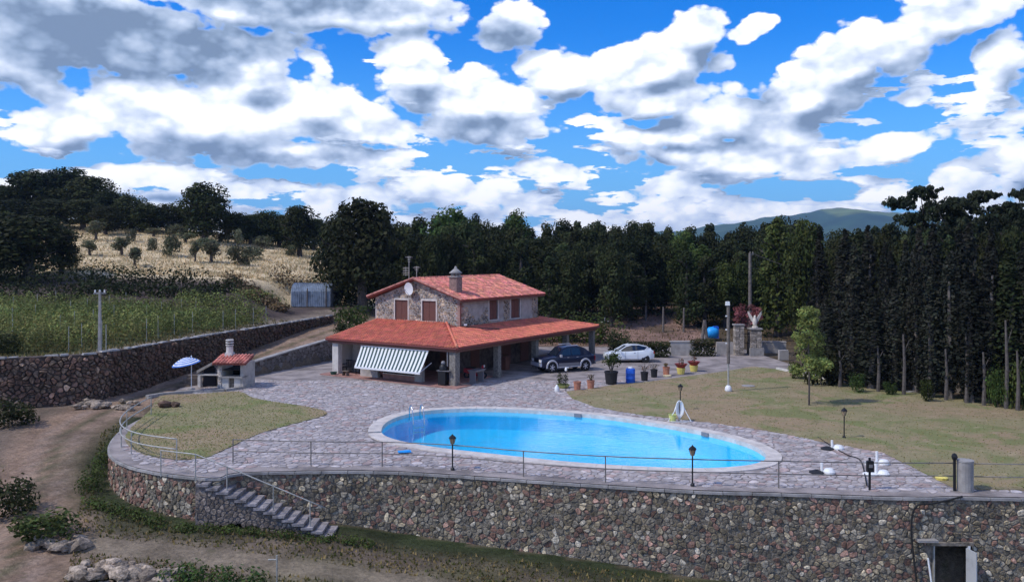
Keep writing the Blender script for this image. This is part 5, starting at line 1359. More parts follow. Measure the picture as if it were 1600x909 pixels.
for px, py, h, w, lab in ((20, 690, 1.6, 1.5, 'dark green bush at the left edge beside the dirt track'), (4, 655, 1.4, 1.2, 'dark bush at the left edge below the dry stone wall'),
                     (75, 868, 1.3, 1.5, 'green shrub in the bottom left corner, beyond the rubble'), (20, 830, 1.6, 1.2, 'dark shrub at the very left edge of the lower track')):
    x, y = G(px, py, -1.3 if py < 700 else -2.2); plant('bush', lab, 'bush', None, bmids[1] if py > 850 else bushes[0], x, y, h, w)
thicket('scrub', 'green tangle of scrub between the vineyard and the corrugated shelter', [(-31, 80, -24, 81, 1.5, 40, .8), (-27, 84.5, -23.5, 87, 1.2, 20, .8)], 68, leaf='leaf_vine', size=.1)
thicket('bramble', 'green brambles at the bottom left in front of the lower path', [(-11.6, 29.3, -8.3, 29.0, 1.1, 22, .45)], 71, leaf='leaf_mid', size=.07, n=90)
thicket('weeds', 'dark green weeds along the foot of the rounded wall end', [(-19.6, 40.5, -18.6, 37.6, .7, 14, .45), (-18, 36.4, -14, 34.2, .5, 22, .4), (-13.5, 34.2, -5.5, 34.4, .35, 30, .35), (-20.6, 44.5, -19.8, 41, .6, 12, .4)], 72, leaf='leaf_mid', size=.06, n=60)
FRONT = [(-40, 24), (25, 24), (25, 32.0), (10, 32.4), (0, 34), (-7, 35), (-13, 34.5), (-18, 37), (-20.5, 42), (-22, 50), (-40, 50)]
grass('rough_grass', 'tufts of rough dry grass over the lower ground and track edges', FRONT, 15000, .12, 9, zf=lambda X, Y: terrain(X, Y), pals=((.36, .46, .24), (.8, .75, .6), (1.15, .98, .85)), box=(-24, 26, 16, 50),
      test=lambda X, Y: (np.abs(X - np.interp(Y, [20, 30, 38, 46, 52, 58], [-15.5, -17.5, -21.0, -24.0, -24.2, -23.3])) > 2.0) & (np.abs(Y - 31.6 + .10 * (X + 8)) > .7))
HILL = [(-75, 97), (-18, 97), (-10, 150), (-95, 150)]
grass('hill_grass', 'tall golden grass on the hill field at the left', HILL, 30000, .3, 10, zf=lambda X, Y: terrain(X, Y), pals=((2.3, 2.1, 2.4), (2.6, 2.2, 2.5), (1.4, 1.4, 1.5)))
VN = [(-26.5, 53.5), (-24.6, 62), (-22, 73), (-20, 80), (-50, 82), (-50, 50.5), (-31, 52)]
grass('field_grass', 'rough grass between the vine rows and on the strip above the wall', VN, 16000, .2, 12, zf=lambda X, Y: terrain(X, Y), pals=((.4, .48, .3), (.8, .66, .6), (.9, .70, .6)))
BANK = [(2, 85), (34, 85), (34, 103), (0, 103)]
grass('bank_grass', 'dry grass on the brown bank behind the hedges', BANK, 3500, .2, 13, zf=lambda X, Y: terrain(X, Y), pals=((.3, .34, .22), (.8, .54, .5), (.7, .48, .45)))
# rubble
def boulder(mb, c, r, R, col):
    bm = bmesh.new(); bmesh.ops.create_icosphere(bm, subdivisions=1, radius=1); sx, sy, sz = R.uniform(.8, 1.5), R.uniform(.7, 1.1), R.uniform(.4, .75)
    for v in bm.verts: v.co = Vector((v.co.x * sx, v.co.y * sy, v.co.z * sz)) * r * R.uniform(.78, 1.15)
    M3 = Matrix.Rotation(R.uniform(0, 6), 3, 'Z'); vs = [M3 @ v.co + Vector(c) for v in bm.verts]; fs = [[v.index for v in f.verts] for f in bm.faces]; bm.free(); mb.add(vs, fs, col)
def rubble(name, label, spots, seed):
    R = random.Random(seed); x0, y0 = spots[0][:2]; root = empty(name, (x0, y0, tz(x0, y0)), 0, label, 'rubble'); O = Vector(root.location)
    for (x, y, r, lay) in spots:
        v = R.uniform(.6, 1.25); mb = MB(); boulder(mb, Vector((x, y, tz(x, y) + r * .25 + lay)) - O, r, R, (v, v * .93, v * .86)); mb.build('stone', M['stone'], root)
R = random.Random(17)
rubble('rubble_heap', 'heap of broken pale stones at the bottom left, left of the brambles', [(R.uniform(-15.0, -11.6), 29.4 + R.uniform(-.7, .8), R.uniform(.12, .38), R.uniform(0, .35)) for k in range(70)], 3)
rubble('boulders', 'few dark boulders on the lower bank near the dirt track', [(-16.9 + R.uniform(-.8, .8), 32.0 + R.uniform(-.6, .6), R.uniform(.18, .42), R.uniform(0, .15)) for k in range(16)], 4)
rubble('rubble_heap', 'small slide of stones at the foot of the dry stone wall, beside the track', [(-25.0 + R.uniform(-1.4, 2.2), 52.2 + R.uniform(-.9, .9), R.uniform(.12, .4), R.uniform(0, .2)) for k in range(26)], 5)
# fence posts on the bank
for k, (px, Y, h) in enumerate([(957, 101, 2.3), (972, 98, 2.4), (986, 104, 2.0), (1009, 97, 2.5), (1036, 92, 2.7), (1024, 100, 1.3), (1068, 92, 2.6), (944, 100, 2.0)]):
    x = Xat(px, Y); o = MB().tube([(0, 0, -.3), (.03, 0, h)], [.12, .09], 7).build('fence_post', M['palebark']); o.location = (x, Y, tz(x, Y)); tag(o, 'weathered wooden post of the open fence on the brown bank', 'fence post', 'fence posts on the brown bank')
o = MB().tube([(0, 0, -.3), (.3, 0, 2.4)], [.2, .15], 7).tube([(.6, 0, -.3), (.35, 0, 2.4)], [.18, .13], 7).build('tree_stump', M['palebark']); xx = Xat(1096, 86); o.location = (xx, 86, tz(xx, 86)); tag(o, 'forked pale dead trunk left of the blue tank', 'dead trunk')
# cross-shaped white wire stand
xx = Xat(945, 90); o = MB().tube([(0, 0, 0), (0, 0, 2.0)], .04, 5).tube([(-.4, 0, 1.5), (.4, 0, 1.6)], .04, 5).build('cross_post', M['palerail']); o.location = (xx, 90, tz(xx, 90)); tag(o, 'pale thin post with a crossbar on the bank behind the house', 'post')

# ------------------------------------------------------------------ vineyard shelter, concrete mast
def shelter():
    Y = 93.5; xc = Xat(491, Y); root = empty('corrugated_shelter', (xc, Y, Zat(478, Y)), -.05, 'rounded shelter of grey-blue corrugated sheet at the end of the vineyard', 'shelter')
    n = 22; L = 4.4; hgt = 2.45; mb = MB()
    for k in range(n):
        x0, x1 = -L / 2 + L * k / n, -L / 2 + L * (k + 1) / n; q = []
        for j in range(9):
            a = pi * j / 8; 
            for x, d in ((x0, 0), ((x0 + x1) / 2, .10), (x1, 0)): q.append((x, -(1.3 + d * 1.6) * cos(a), (hgt + d) * sin(a) ** .42))
        mb.add(q, [(3 * j + i, 3 * j + i + 1, 3 * j + i + 4, 3 * j + i + 3) for j in range(8) for i in (0, 1)], (1, 1, 1))
    mb.build('corrugated_sheet', M['corr'], root)
    for x in (-L / 2 + .03, L / 2 - .03):
        q = [(x, -1.28 * cos(pi * j / 8), (hgt - .03) * sin(pi * j / 8) ** .42) for j in range(9)]; e = MB().add(q + [(p[0] + .03, p[1], p[2]) for p in q], [tuple(range(9)), tuple(range(9, 18))[::-1]]); e.build('end_panel', M['corr'], root)
    for x in (-.35, 1.7): MB().tube([(x, -1.42, 0), (x, -1.42, 2.0)], .06, 6).build('prop', M['wood'], root)
shelter()
def mast():
    x, y = Xat(156, 54.6), 54.6; z = tz(x, y); h = Zat(452, y) - z
    root = empty('concrete_mast', (x, y, z), 0, 'slim grey concrete pole with small insulators at the vineyard wall', 'pole')
    MB().box((0, 0, h / 2 - .1), (.20, .18, h), taper=.6).build('mast', M['concrete'], root)
    MB().box((0, 0, h - .25), (.75, .07, .08), .2).build('crossarm', M['concrete'], root)
    for a in (-.3, 0, .3): MB().lathe([(.04, 0), (.06, .04), (.03, .08), (.06, .12), (.03, .16)], (a, .0, h - .2), 8).build('insulator', M['whiteplastic'], root)
    MB().tube([(.25, .3, -.1), (.25, .3, h * .45)], .03, 5).build('stay', M['palerail'], root)
mast()

# ------------------------------------------------------------------ barbecue house and parasol
def barbecue():
    x, y = G(345, 607); x2 = Xat(379, y)
    rz = -.10; root = empty('stone_barbecue', (x, y + .1, 0), rz, 'outdoor stone oven house with a small red tiled roof and a round white chimney', 'barbecue')
    R = random.Random(5)
    W_ = 1.62
    MB().box((.62, 1.0, .35), (W_ - .25, 1.6, .72)).build('hearth_base', M['mortar'], root)
    wl = MB(); wl.box((-.12, 1.0, .75), (.26, 2.0, 1.5)); wl.add([(-.25, 0, 1.5), (-.25, 2.0, 1.5), (-.25, 1.5, 2.15), (.01, 0, 1.5), (.01, 2.0, 1.5), (.01, 1.5, 2.15)], [(0, 1, 2), (3, 5, 4), (0, 2, 5, 3), (1, 4, 5, 2)])
    wl.build('side_wall', M['lightplaster'], root)
    MB().box((1.44, 1.0, .85), (.20, 2.0, 1.7)).build('side_wall', M['plaster'], root)
    MB().box((.67, 1.92, 1.1), (1.3, .12, 2.2)).build('back_wall', M['darkin'], root)
    MB().box((.28, .12, .36), (.46, .24, .72)).box((1.12, .12, .36), (.44, .24, .72)).build('front_pier', M['lightplaster'], root)
    MB().box((.68, .3, .78), (1.72, .9, .10)).build('shelf', M['concrete'], root)
    # stone face on the left wall seen from the front-left
    fcm = MB()
    for c, poly in cells(0, 0, 2.0, 1.5, .32, .2, .4, None, 9, .03):
        v = R.uniform(.8, 1.5); slab(fcm, poly, c, lambda s, t, o: (-.25 - o, s, t), .03, (v * 1.3, v * 1.3, v * 1.35))
    for c, poly in cells(0, 0, .28, 1.6, .22, .2, .4, None, 10, .03):
        v = R.uniform(.8, 1.5); slab(fcm, poly, c, lambda s, t, o: (-.26 + s, -o, t), .03, (v * 1.3, v * 1.3, v * 1.35))
    fcm.build('stone_facing', M['stone'], root, kind='stuff')
    lo = MB().box((-1.05, 1.15, .86), (1.6, 1.6, .10)).box((-1.75, .5, .4), (.2, .3, .82)).box((-1.05, 1.9, .4), (1.6, .12, .82)).build('side_counter', M['lightplaster'], root)
    sl = MB(); MB().add([(-1.9, .3, 1.15), (-.24, .1, 2.0), (-.24, 1.9, 2.0), (-1.9, 1.9, 1.15), (-1.9, .3, .95), (-.24, .1, 1.85), (-.24, 1.9, 1.85), (-1.9, 1.9, .95)], [(0, 1, 2, 3), (7, 6, 5, 4), (0, 4, 5, 1), (1, 5, 6, 2), (2, 6, 7, 3), (3, 7, 4, 0)]).build('lean_to_roof', M['concrete'], root)
    rf = MB().add([(-.5, -.35, 1.72), (1.85, -.35, 1.72), (1.85, 1.1, 2.12), (-.5, 1.1, 2.12), (-.5, -.35, 1.64), (1.85, -.35, 1.64), (1.85, 1.1, 2.04), (-.5, 1.1, 2.04)], [(0, 1, 2, 3), (7, 6, 5, 4), (0, 4, 5, 1), (1, 5, 6, 2), (2, 6, 7, 3), (3, 7, 4, 0)]); rf.build('roof', M['roofbase'], root)
    s = Vector((0, 1.45, .40)).normalized(); SLn = hypot(1.45, .4)
    mb = MB(); tiles(mb, Vector((-.5, -.35, 1.73)), Vector((1, 0, 0)), s, Vector((0, -.40, 1.45)).normalized(), 2.35, SLn, lambda a, b: b < SLn - .1, 77, pal=lambda R: (lambda v: (v, v, v))(R.uniform(.7, 1.3))); mb.build('roof_tiles', M['tileold'], root, kind='stuff')
    MB().box((.15, 1.0, 2.08), (.5, .5, .5)).build('chimney_base', M['lightplaster'], root)
    ch = MB().lathe([(.24, 2.2), (.22, 2.75)], (.15, 1.0, 0), 14).build('chimney', M['lightplaster'], root)
    for k in range(3): MB().lathe([(.27, 2.80 + k * .17), (.27, 2.88 + k * .17)], (.15, 1.0, 0), 14).build('chimney_ring', M['lightplaster'], ch)
    MB().lathe([(.12, 2.75), (.12, 3.2)], (.15, 1.0, 0), 8).build('flue', M['darkin'], ch)
    # dark hearth opening
    MB().box((.67, .95, 1.25), (1.24, 1.7, .05)).build('hearth_hood', M['darkin'], root)
barbecue()
CURB = [G(228, 622), G(252, 618), G(300, 614), G(350, 612), G(376, 608), G(388, 604)]
def curb():
    root = empty('kerb', (*CURB[0], 0), 0, 'pale concrete kerb between the small lawn and the stone barbecue', 'kerb'); O = Vector(root.location)
    for k, (a, b) in enumerate(zip(CURB[:-1], CURB[1:])):
        n = 3
        for q in range(n):
            p = Vector((*a, 0)).lerp(Vector((*b, 0)), (q + .5) / n) - O; d = Vector(b) - Vector(a)
            MB().box((p.x, p.y + .15, .07), (d.length / n - .02, .30, .2), atan2(d.y, d.x)).build('kerb_stone', M['concrete'], root)
curb()
def parasol():
    x, y = G(299, 611); root = empty('parasol', (x, y, .12), 0, 'blue and white striped parasol on a white pole left of the stone barbecue', 'parasol'); O = root.location
    zt_ = Zat(558, y) - .1; R0 = .95
    MB().tube([(0, 0, 0), (0, 0, zt_)], .028, 8).build('pole', M['white'], root)
    mb = MB(); nseg = 8; nr = 11; rad = lambda i: R0 * i / nr; zz = lambda i: zt_ + .02 - .42 * (i / nr) ** 1.7
    for i in range(nr):
        for k in range(nseg):
            for h in range(3):
                a0 = 2 * pi * (k + h / 3) / nseg; a1 = 2 * pi * (k + (h + 1) / 3) / nseg
                sg = lambda a: 1 - .06 * sin(pi * ((a / (2 * pi) * nseg) % 1))
                q = [(rad(r) * sg(a) * cos(a), rad(r) * sg(a) * sin(a), zz(r)) for r, a in ((i, a0), (i, a1 - 1e-4), (i + 1, a1 - 1e-4), (i + 1, a0))]
                mb.add(q, [(0, 1, 2, 3)], mi=i % 2)
    mb.build('canopy', [M['cloth_b'], M['cloth_w']], root).rotation_euler = (.10, -.16, 0)
    MB().lathe([(.03, zt_), (.05, zt_ + .04), (.01, zt_ + .12)], n=8).build('finial', M['white'], root)
    MB().lathe([(.25, 0), (.25, .06), (.06, .1)], n=12).build('foot', M['concrete'], root)
parasol()
x, y = G(318, 607); root = empty('covered_grill', (x, y + 1.2, 0), .2, 'dark covered grill standing in the shade beside the striped parasol', 'grill'); MB().box((0, 0, .62), (.85, .6, 1.2), taper=.86).build('cover', M['blackcloth'], root); MB().lathe([(.36, 0), (.3, .15), (.1, .24)], (0, 0, 1.2), 12).build('lid', M['blackcloth'], root)
x, y = G(286, 606); o = MB().box((0, 0, .3), (1.1, .7, .6), .3, taper=.9).box((.1, .1, .68), (.7, .4, .2), .1).build('log_stack', M['wood']); o.location = (x, y + 1.4, -.1); tag(o, 'low reddish brown stack of logs behind the parasol foot', 'log stack')
x, y = G(240, 640); rr = random.Random(3); mb = MB(); boulder(mb, (0, 0, .2), .5, rr, (.5, .42, .38)); boulder(mb, (.5, .2, .15), .35, rr, (.4, .36, .33)); o = mb.build('boulder', M['darkstone']); o.location = (x + .4, y + .6, 0); tag(o, 'dark boulder at the far end of the curved railing', 'boulder')

# ------------------------------------------------------------------ cars
def wheel(parent, x, y, r, w, side, name='wheel'):
    e = empty_part(name, parent); e.location = (x, y, r)
    MB().lathe([(r * .62, -w / 2), (r * .9, -w / 2), (r, -w * .3), (r, w * .3), (r * .9, w / 2), (r * .62, w / 2)], n=22, axis='Y', cap=False).build('tyre', M['rubber'], e, smooth=True)
    mb = MB(); yo = side * w * .42
    mb.lathe([(r * .64, -w * .45), (r * .66, w * .45)], n=22, axis='Y', cap=False)
    for k in range(6):
        a = k * pi / 3 + .3; mb.box((cos(a) * r * .34, yo, sin(a) * r * .34), (r * .62, .03, r * .16), ry=-a)
    mb.lathe([(.0, yo - .02), (r * .16, yo - .02), (r * .16, yo + .02), (0, yo + .02)], n=10, axis='Y'); mb.build('rim', M['silver'], e)
    MB().lathe([(.0, side * w * .1), (r * .62, side * w * .1)], n=16, axis='Y', cap=False).build('hub_shadow', M['rubber'], e)
def loft(st, m, name, parent, smooth=True, mi=None):
    """st = [(x, [(y, z), ...half ring from bottom middle to top middle])]"""
    vs = []; fs = []; k = len(st[0][1]); n = 2 * k
    for x, half in st:
        ring = [(x, y, z) for y, z in half] + [(x, -y, z) for y, z in half[::-1]]; vs += ring
    for i in range(len(st) - 1):
        for j in range(n): fs.append((i * n + j, i * n + (j + 1) % n, (i + 1) * n + (j + 1) % n, (i + 1) * n + j))
    fs += [tuple(range(n))[::-1], tuple((len(st) - 1) * n + j for j in range(n))]
    o = MB().add(vs, fs).build(name, m, parent, smooth=False)
    o.data.polygons.foreach_set('use_smooth', [True] * len(o.data.polygons)); mo = o.modifiers.new('edges', 'EDGE_SPLIT'); mo.split_angle = radians(38); return o
def body_ring(w, zb, zm, zt, wt=None, crown=.03):
    wt = wt or w * .93; return [(0, zb), (w * .9, zb), (w * .985, zb + .06), (w, zm), (w * .99, (zm + zt) / 2 + .03), (wt, zt - .03), (wt * .9, zt), (0, zt + crown)]
def sidepoly(parent, name, pts, y, m, th=.02, z_in=None):
    """flat panel in the x-z plane at both sides; pts (x, z) with lean z_in(z) giving the y shift"""
    for s in (1, -1):
        f = (lambda z: 0) if z_in is None else z_in
        n = len(pts); vs = [(x, s * (y - f(z)), z) for x, z in pts] + [(x, s * (y - f(z) + th), z) for x, z in pts]
        MB().add(vs, [tuple(range(n)), tuple(range(n, 2 * n))[::-1]] + [(i, (i + 1) % n, n + (i + 1) % n, n + i) for i in range(n)]).build(name, m, parent)
def arch(parent, x, y, r, m, w=.07, out=.05, a0=-.1, a1=pi + .1):
    for s in (1, -1):
        vs = []; N = 14
        for k in range(N + 1):
            a = a0 + (a1 - a0) * k / N
            for rr, oo in ((r, out), (r + w, out), (r + w + .02, 0), (r, -.12)): vs.append((x + rr * cos(a), s * (y + oo), r * .92 + rr * sin(a)))
        fs = [(4 * k + j, 4 * k + (j + 1) % 4, 4 * (k + 1) + (j + 1) % 4, 4 * (k + 1) + j) for k in range(N) for j in range(4)] + [(0, 1, 2, 3), (4 * N + 3, 4 * N + 2, 4 * N + 1, 4 * N)]
        MB().add(vs, fs).build('wheel_arch', m, parent)
        MB().lathe([(0, 0), (r - .01, 0)], (x, s * (y + .012), r * .92), 20, axis='Y', cap=False).build('arch_shadow', M['rubber'], parent)
def pickup():
    xf, yf = G(851, 583); xr_, yr_ = G(912, 579)
    cx_, cy_ = (xf + xr_) / 2, (yf + yr_) / 2 + .85; rz = atan2(yr_ - yf, xr_ - xf)
    root = empty('pickup_truck', (cx_, cy_, 0), rz, 'dark blue double cab pickup truck with silver wheel arches, nose under the porch', 'pickup truck')
    W = .91; m = M['navy']
    st = [(-2.5, body_ring(W * .80, .42, .62, .92)), (-2.42, body_ring(W * .92, .36, .68, 1.02)), (-1.9, body_ring(W, .36, .75, 1.08)), (-1.05, body_ring(W, .38, .78, 1.15)), (-.95, body_ring(W, .38, .78, 1.15)), (.2, body_ring(W, .38, .8, 1.14)),
          (1.0, body_ring(W, .38, .8, 1.15)), (1.9, body_ring(W, .42, .8, 1.16)), (2.38, body_ring(W * .97, .46, .8, 1.14)), (2.45, body_ring(W * .93, .5, .8, 1.08))]
    loft(st, m, 'body', root)
    cab = [(-1.12, [(0, 1.10), (.80, 1.10), (.80, 1.12), (0, 1.13)]), (-.45, [(0, 1.10), (.80, 1.10), (.66, 1.70), (0, 1.73)]), (-.1, [(0, 1.10), (.81, 1.10), (.66, 1.79), (0, 1.82)]), (1.05, [(0, 1.10), (.81, 1.10), (.66, 1.79), (0, 1.82)]),
           (1.55, [(0, 1.10), (.80, 1.10), (.66, 1.66), (0, 1.69)]), (2.2, [(0, 1.10), (.78, 1.10), (.72, 1.24), (0, 1.26)])]
    loft(cab, m, 'cab', root)
    lean = lambda z: (z - 1.12) * .225
    sidepoly(root, 'side_window', [(-.78, 1.2), (-.40, 1.62), (-.08, 1.70), (.22, 1.70), (.22, 1.2)], .80, M['glass'], z_in=lean)
    sidepoly(root, 'side_window', [(.30, 1.2), (.30, 1.70), (.82, 1.69), (1.06, 1.58), (1.12, 1.2)], .80, M['glass'], z_in=lean)
    MB().add([(-1.10, -.68, 1.19), (-1.10, .68, 1.19), (-.50, .58, 1.72), (-.50, -.58, 1.72)], [(0, 1, 2, 3)]).build('windscreen', M['glass'], root)
    for s in (1, -1):
        MB().tube([(-.15, s * .62, 1.87), (.9, s * .62, 1.88), (1.0, s * .62, 1.80)], .03, 6).build('roof_rail', M['silver'], root)
        MB().box((-.80, s * 1.0, 1.20), (.14, .2, .17)).build('mirror', M['silver'], root)
        MB().box((0.0, s * .93, .40), (1.9, .16, .06)).build('side_step', M['silver'], root)
        MB().box((0.0, s * .925, .56), (1.88, .035, .22)).build('lower_trim', M['greytrim'], root)
        MB().box((-2.44, s * .62, .86), (.16, .34, .2)).build('headlight', M['lamp'], root)
        MB().box((2.44, s * .80, .9), (.06, .14, .34)).build('tail_light', M['redlamp'], root)
        for x in (-.1, .75): MB().box((x, s * .925, 1.06), (.16, .03, .03)).build('door_handle', M['silver'], root)
    MB().box((-2.52, 0, .60), (.16, 1.66, .24)).build('bumper', M['silver'], root); MB().box((-2.47, 0, .86), (.08, .86, .18)).build('grille', M['iron'], root)
    MB().box((2.5, 0, .55), (.12, 1.6, .18)).build('bumper', M['greytrim'], root)
    root.scale = (.95, 1.0, 1.07)
    for x in (-1.55, 1.52):
        arch(root, x, W, .43, M['silver'], .10, .05)
        for s in (1, -1): wheel(root, x, s * .80, .385, .27, s)
pickup()
def hatch():
    Y = 72.0; x0, x1 = Xat(943.5, Y), Xat(1024, Y); cx_ = (x0 + x1) / 2
    root = empty('hatchback_car', (cx_, Y + .6, 0), radians(3), 'white two-tone hatchback car with dark windows, parked beside the pickup', 'car')
    W = .87; m = M['carwhite']
    st = [(-2.10, body_ring(W * .62, .34, .5, .62)), (-2.02, body_ring(W * .86, .24, .5, .74)), (-1.7, body_ring(W * .97, .22, .55, .84)), (-1.1, body_ring(W, .22, .6, .93)), (-.5, body_ring(W, .22, .6, .96)), (.4, body_ring(W, .22, .62, 1.0)),
          (1.1, body_ring(W, .24, .64, 1.06)), (1.6, body_ring(W * .99, .26, .66, 1.08)), (1.92, body_ring(W * .93, .3, .66, 1.02)), (2.04, body_ring(W * .82, .34, .64, .9))]
    loft(st, m, 'body', root)
    cab = [(-1.05, [(0, .88), (.76, .88), (.76, .90), (0, .92)]), (-.35, [(0, .88), (.78, .9), (.62, 1.34), (0, 1.38)]), (.15, [(0, .9), (.79, .92), (.60, 1.45), (0, 1.49)]), (.8, [(0, .9), (.79, .94), (.59, 1.44), (0, 1.47)]), (1.45, [(0, .9), (.77, .98), (.60, 1.30), (0, 1.33)]), (1.82, [(0, .9), (.72, .98), (.66, 1.06), (0, 1.08)])]
    loft(cab, M['glass'], 'greenhouse', root)
    loft([(-.30, [(0, 1.375), (.56, 1.355), (.54, 1.385), (0, 1.40)]), (.15, [(0, 1.48), (.56, 1.455), (.54, 1.475), (0, 1.505)]), (.8, [(0, 1.46), (.56, 1.445), (.54, 1.465), (0, 1.49)]), (1.55, [(0, 1.30), (.54, 1.27), (.52, 1.29), (0, 1.33)])], M['carwhite'], 'roof', root)
    for s in (1, -1):
        MB().tube([(-1.08, s * .76, .93), (-.36, s * .66, 1.35), (.1, s * .61, 1.46)], [.045, .04, .035], 6).build('windscreen_pillar', m, root)
        q = [(1.12, s * .845, 1.02), (1.45, s * .80, 1.28), (1.72, s * .74, 1.22), (1.82, s * .80, 1.0), (1.12, s * .80, 1.02), (1.45, s * .72, 1.30), (1.72, s * .66, 1.2), (1.82, s * .72, 1.0)]
        MB().add(q, [(0, 1, 2, 3), (7, 6, 5, 4), (0, 4, 5, 1), (1, 5, 6, 2), (2, 6, 7, 3), (3, 7, 4, 0)]).build('rear_pillar', m, root)
        MB().box((-.85, s * .96, .98), (.12, .18, .12)).build('mirror', m, root)
        MB().box((-1.92, s * .62, .70), (.2, .3, .12)).build('headlight', M['lamp'], root)
        MB().box((2.0, s * .66, .84), (.08, .26, .18)).build('tail_light', M['redlamp'], root)
        MB().box((-.05, s * .875, .30), (2.0, .03, .07)).build('sill', M['greytrim'], root)
        MB().box((.35, s * .872, .84), (.15, .03, .03)).build('door_handle', M['greytrim'], root)
        MB().box((-.42, s * .866, .62), (.012, .02, .62)).build('door_gap', M['rubber'], root)
        MB().box((.62, s * .868, .64), (.012, .02, .66)).build('door_gap', M['rubber'], root)
    for x in (-1.32, 1.28):
        arch(root, x, W - .02, .355, m, .03, .02)
        for s in (1, -1): wheel(root, x, s * .76, .315, .2, s)
hatch()

# ------------------------------------------------------------------ pots along the lawn edge
def pot(px, py, wpx, hpx, m, label, name='plant_pot', flare=.82, leafy=None, cat='plant pot', y=None):
    x, y = G(px, py); w = wpx * y / F / 2; h = hpx * y / F
    root = empty(name, (x, y, .01), 0, label, cat)
    MB().lathe([(w * flare, 0), (w * .97, h * .88), (w * 1.05, h * .88), (w * 1.05, h), (w * .9, h), (w * .88, h * .86)], n=18, cap=False).build('pot', m, root, smooth=False)
    MB().lathe([(0, h * .84), (w * .9, h * .84)], n=14, cap=False).build('soil', M['bark'], root)
    if leafy:
        kind, lh, lw, leaf = leafy; P = []; R = random.Random(px)
        if kind == 'tree':
            mb = MB()
            for k in range(5):
                a = k * 1.3; mb.tube([(0, 0, h * .8), (lw * .25 * cos(a), lw * .25 * sin(a), h + lh * .35), (lw * .6 * cos(a), lw * .6 * sin(a), h + lh * .75)], [.035, .025, .012], 5)
            mb.build('stem', M['bark'], root)
            for k in range(16): a = R.uniform(0, 6.28); r = lw * R.random() ** .5 * .8; P.append(((r * cos(a), r * sin(a), h + lh * R.uniform(.35, .95)), (lw * .3,) * 3, 60))
        elif kind == 'tuft':
            for k in range(7): a = R.uniform(0, 6.28); r = lw * .6 * R.random(); P.append(((r * cos(a), r * sin(a), h + lh * R.uniform(.2, .8)), (lw * .35, lw * .35, lh * .3), 30))
        elif kind == 'twig':
            mb = MB()
            for k in range(9):
                a = R.uniform(0, 6.28); mb.tube([(0, 0, h * .8), (lw * .4 * cos(a), lw * .4 * sin(a), h + lh * .6), (lw * cos(a), lw * sin(a), h + lh * R.uniform(.6, 1))], [.015, .012, .006], 4)
            mb.build('stem', M['bark'], root); P.append(((0, 0, h + lh * .5), (lw * .7, lw * .7, lh * .4), 40))
        V, Fq, C = leafcloud(P, .06, px); link('foliage', npmesh('foliage', V, Fq, C, [M[leaf]]), root)
    return root
pot(955, 600, 21, 20, M['blackpot'], 'big black pot with a leafy shrub, in front of the white car', flare=.8, leafy=('tree', 1.35, .85, 'leaf_mid'))
pot(902, 609, 12, 13, M['pot'], 'terracotta pot beside the lawn tip, left one of the pair', leafy=None)
pot(923, 607, 12, 13, M['pot'], 'terracotta pot with a few twigs beside the lawn tip, right one of the pair', leafy=('twig', .45, .3, 'leaf_dry'))
pot(1007, 595, 12, 14, M['blackpot'], 'dark pot with a thin twiggy plant just right of the blue barrel', leafy=('twig', .6, .45, 'leaf_dry'))
pot(1022, 589, 11, 12, M['blackpot'], 'smaller dark pot with bare twigs, second to the right of the blue barrel', leafy=('twig', .5, .5, 'leaf_dry'))
pot(1041, 587, 11, 14, M['pot'], 'terracotta pot with a small dark plant standing left of the yellow stands', leafy=('tuft', .25, .2, 'leaf_dry'))
x, y = G(1041, 588); o = MB().lathe([(0, 0), (.3, 0), (.32, .1), (0, .1)], n=14, cap=False).build('saucer', mat('cream_saucer', (.72, .62, .38), .7)); o.location = (x + .05, y - .1, .01); tag(o, 'cream saucer in front of the terracotta pot near the yellow stands', 'saucer')
for px, py, lab in ((1064, 584, 'red bowl with a small plant on the left yellow stand'), (1084, 580, 'red bowl with a small plant on the right yellow stand')):
    x, y = G(px, py); st = MB().lathe([(.26, 0), (.34, .42), (.34, .46), (.2, .46)], n=12).build('yellow_stand', M['yellow']); st.location = (x, y, .01); tag(st, lab.replace('red bowl with a small plant on the', 'yellow round stand,').replace(' yellow stand', ' one, carrying a red bowl'), 'stand', 'yellow stands')
    r = empty('planter_bowl', (x, y, .47), 0, lab, 'planter'); MB().lathe([(.26, 0), (.46, .26), (.5, .30), (.42, .28), (.24, .05)], n=16, cap=False).build('bowl', M['redpot'], r); MB().lathe([(0, .22), (.42, .22)], n=12, cap=False).build('soil', M['bark'], r)
    V, Fq, C = leafcloud([((0, 0, .42), (.22, .22, .24), 60), ((.1, 0, .55), (.1, .1, .16), 30)], .06, px); link('foliage', npmesh('foliage', V, Fq, C, [M['leaf_dry']]), r)
def barrel():
    x, y = G(985, 598); r = empty('blue_barrel', (x, y, .01), 0, 'upright bright blue plastic barrel between the potted plants', 'barrel')
    MB().lathe([(0, 0), (.30, 0), (.33, .04), (.33, .3), (.345, .32), (.33, .34), (.33, .66), (.345, .68), (.33, .70), (.33, .96), (.29, 1.02), (0, 1.03)], n=22, cap=False).build('drum', M['blueplastic'], r, smooth=True)
    MB().lathe([(.0, 1.03), (.18, 1.03), (.16, 1.12), (0, 1.14)], (0, 0, 0), 14, cap=False).build('white_cap', M['whiteplastic'], r)
barrel()
x, y = G(870, 612); o = MB().lathe([(.13, 0), (.15, .04), (.15, .3), (.07, .4), (.06, .46), (0, .46)], n=14, cap=False).build('white_jug', M['whiteplastic'], smooth=True); o.location = (x, y, .01); tag(o, 'white plastic jug on the paving at the left end of the pots', 'jug')
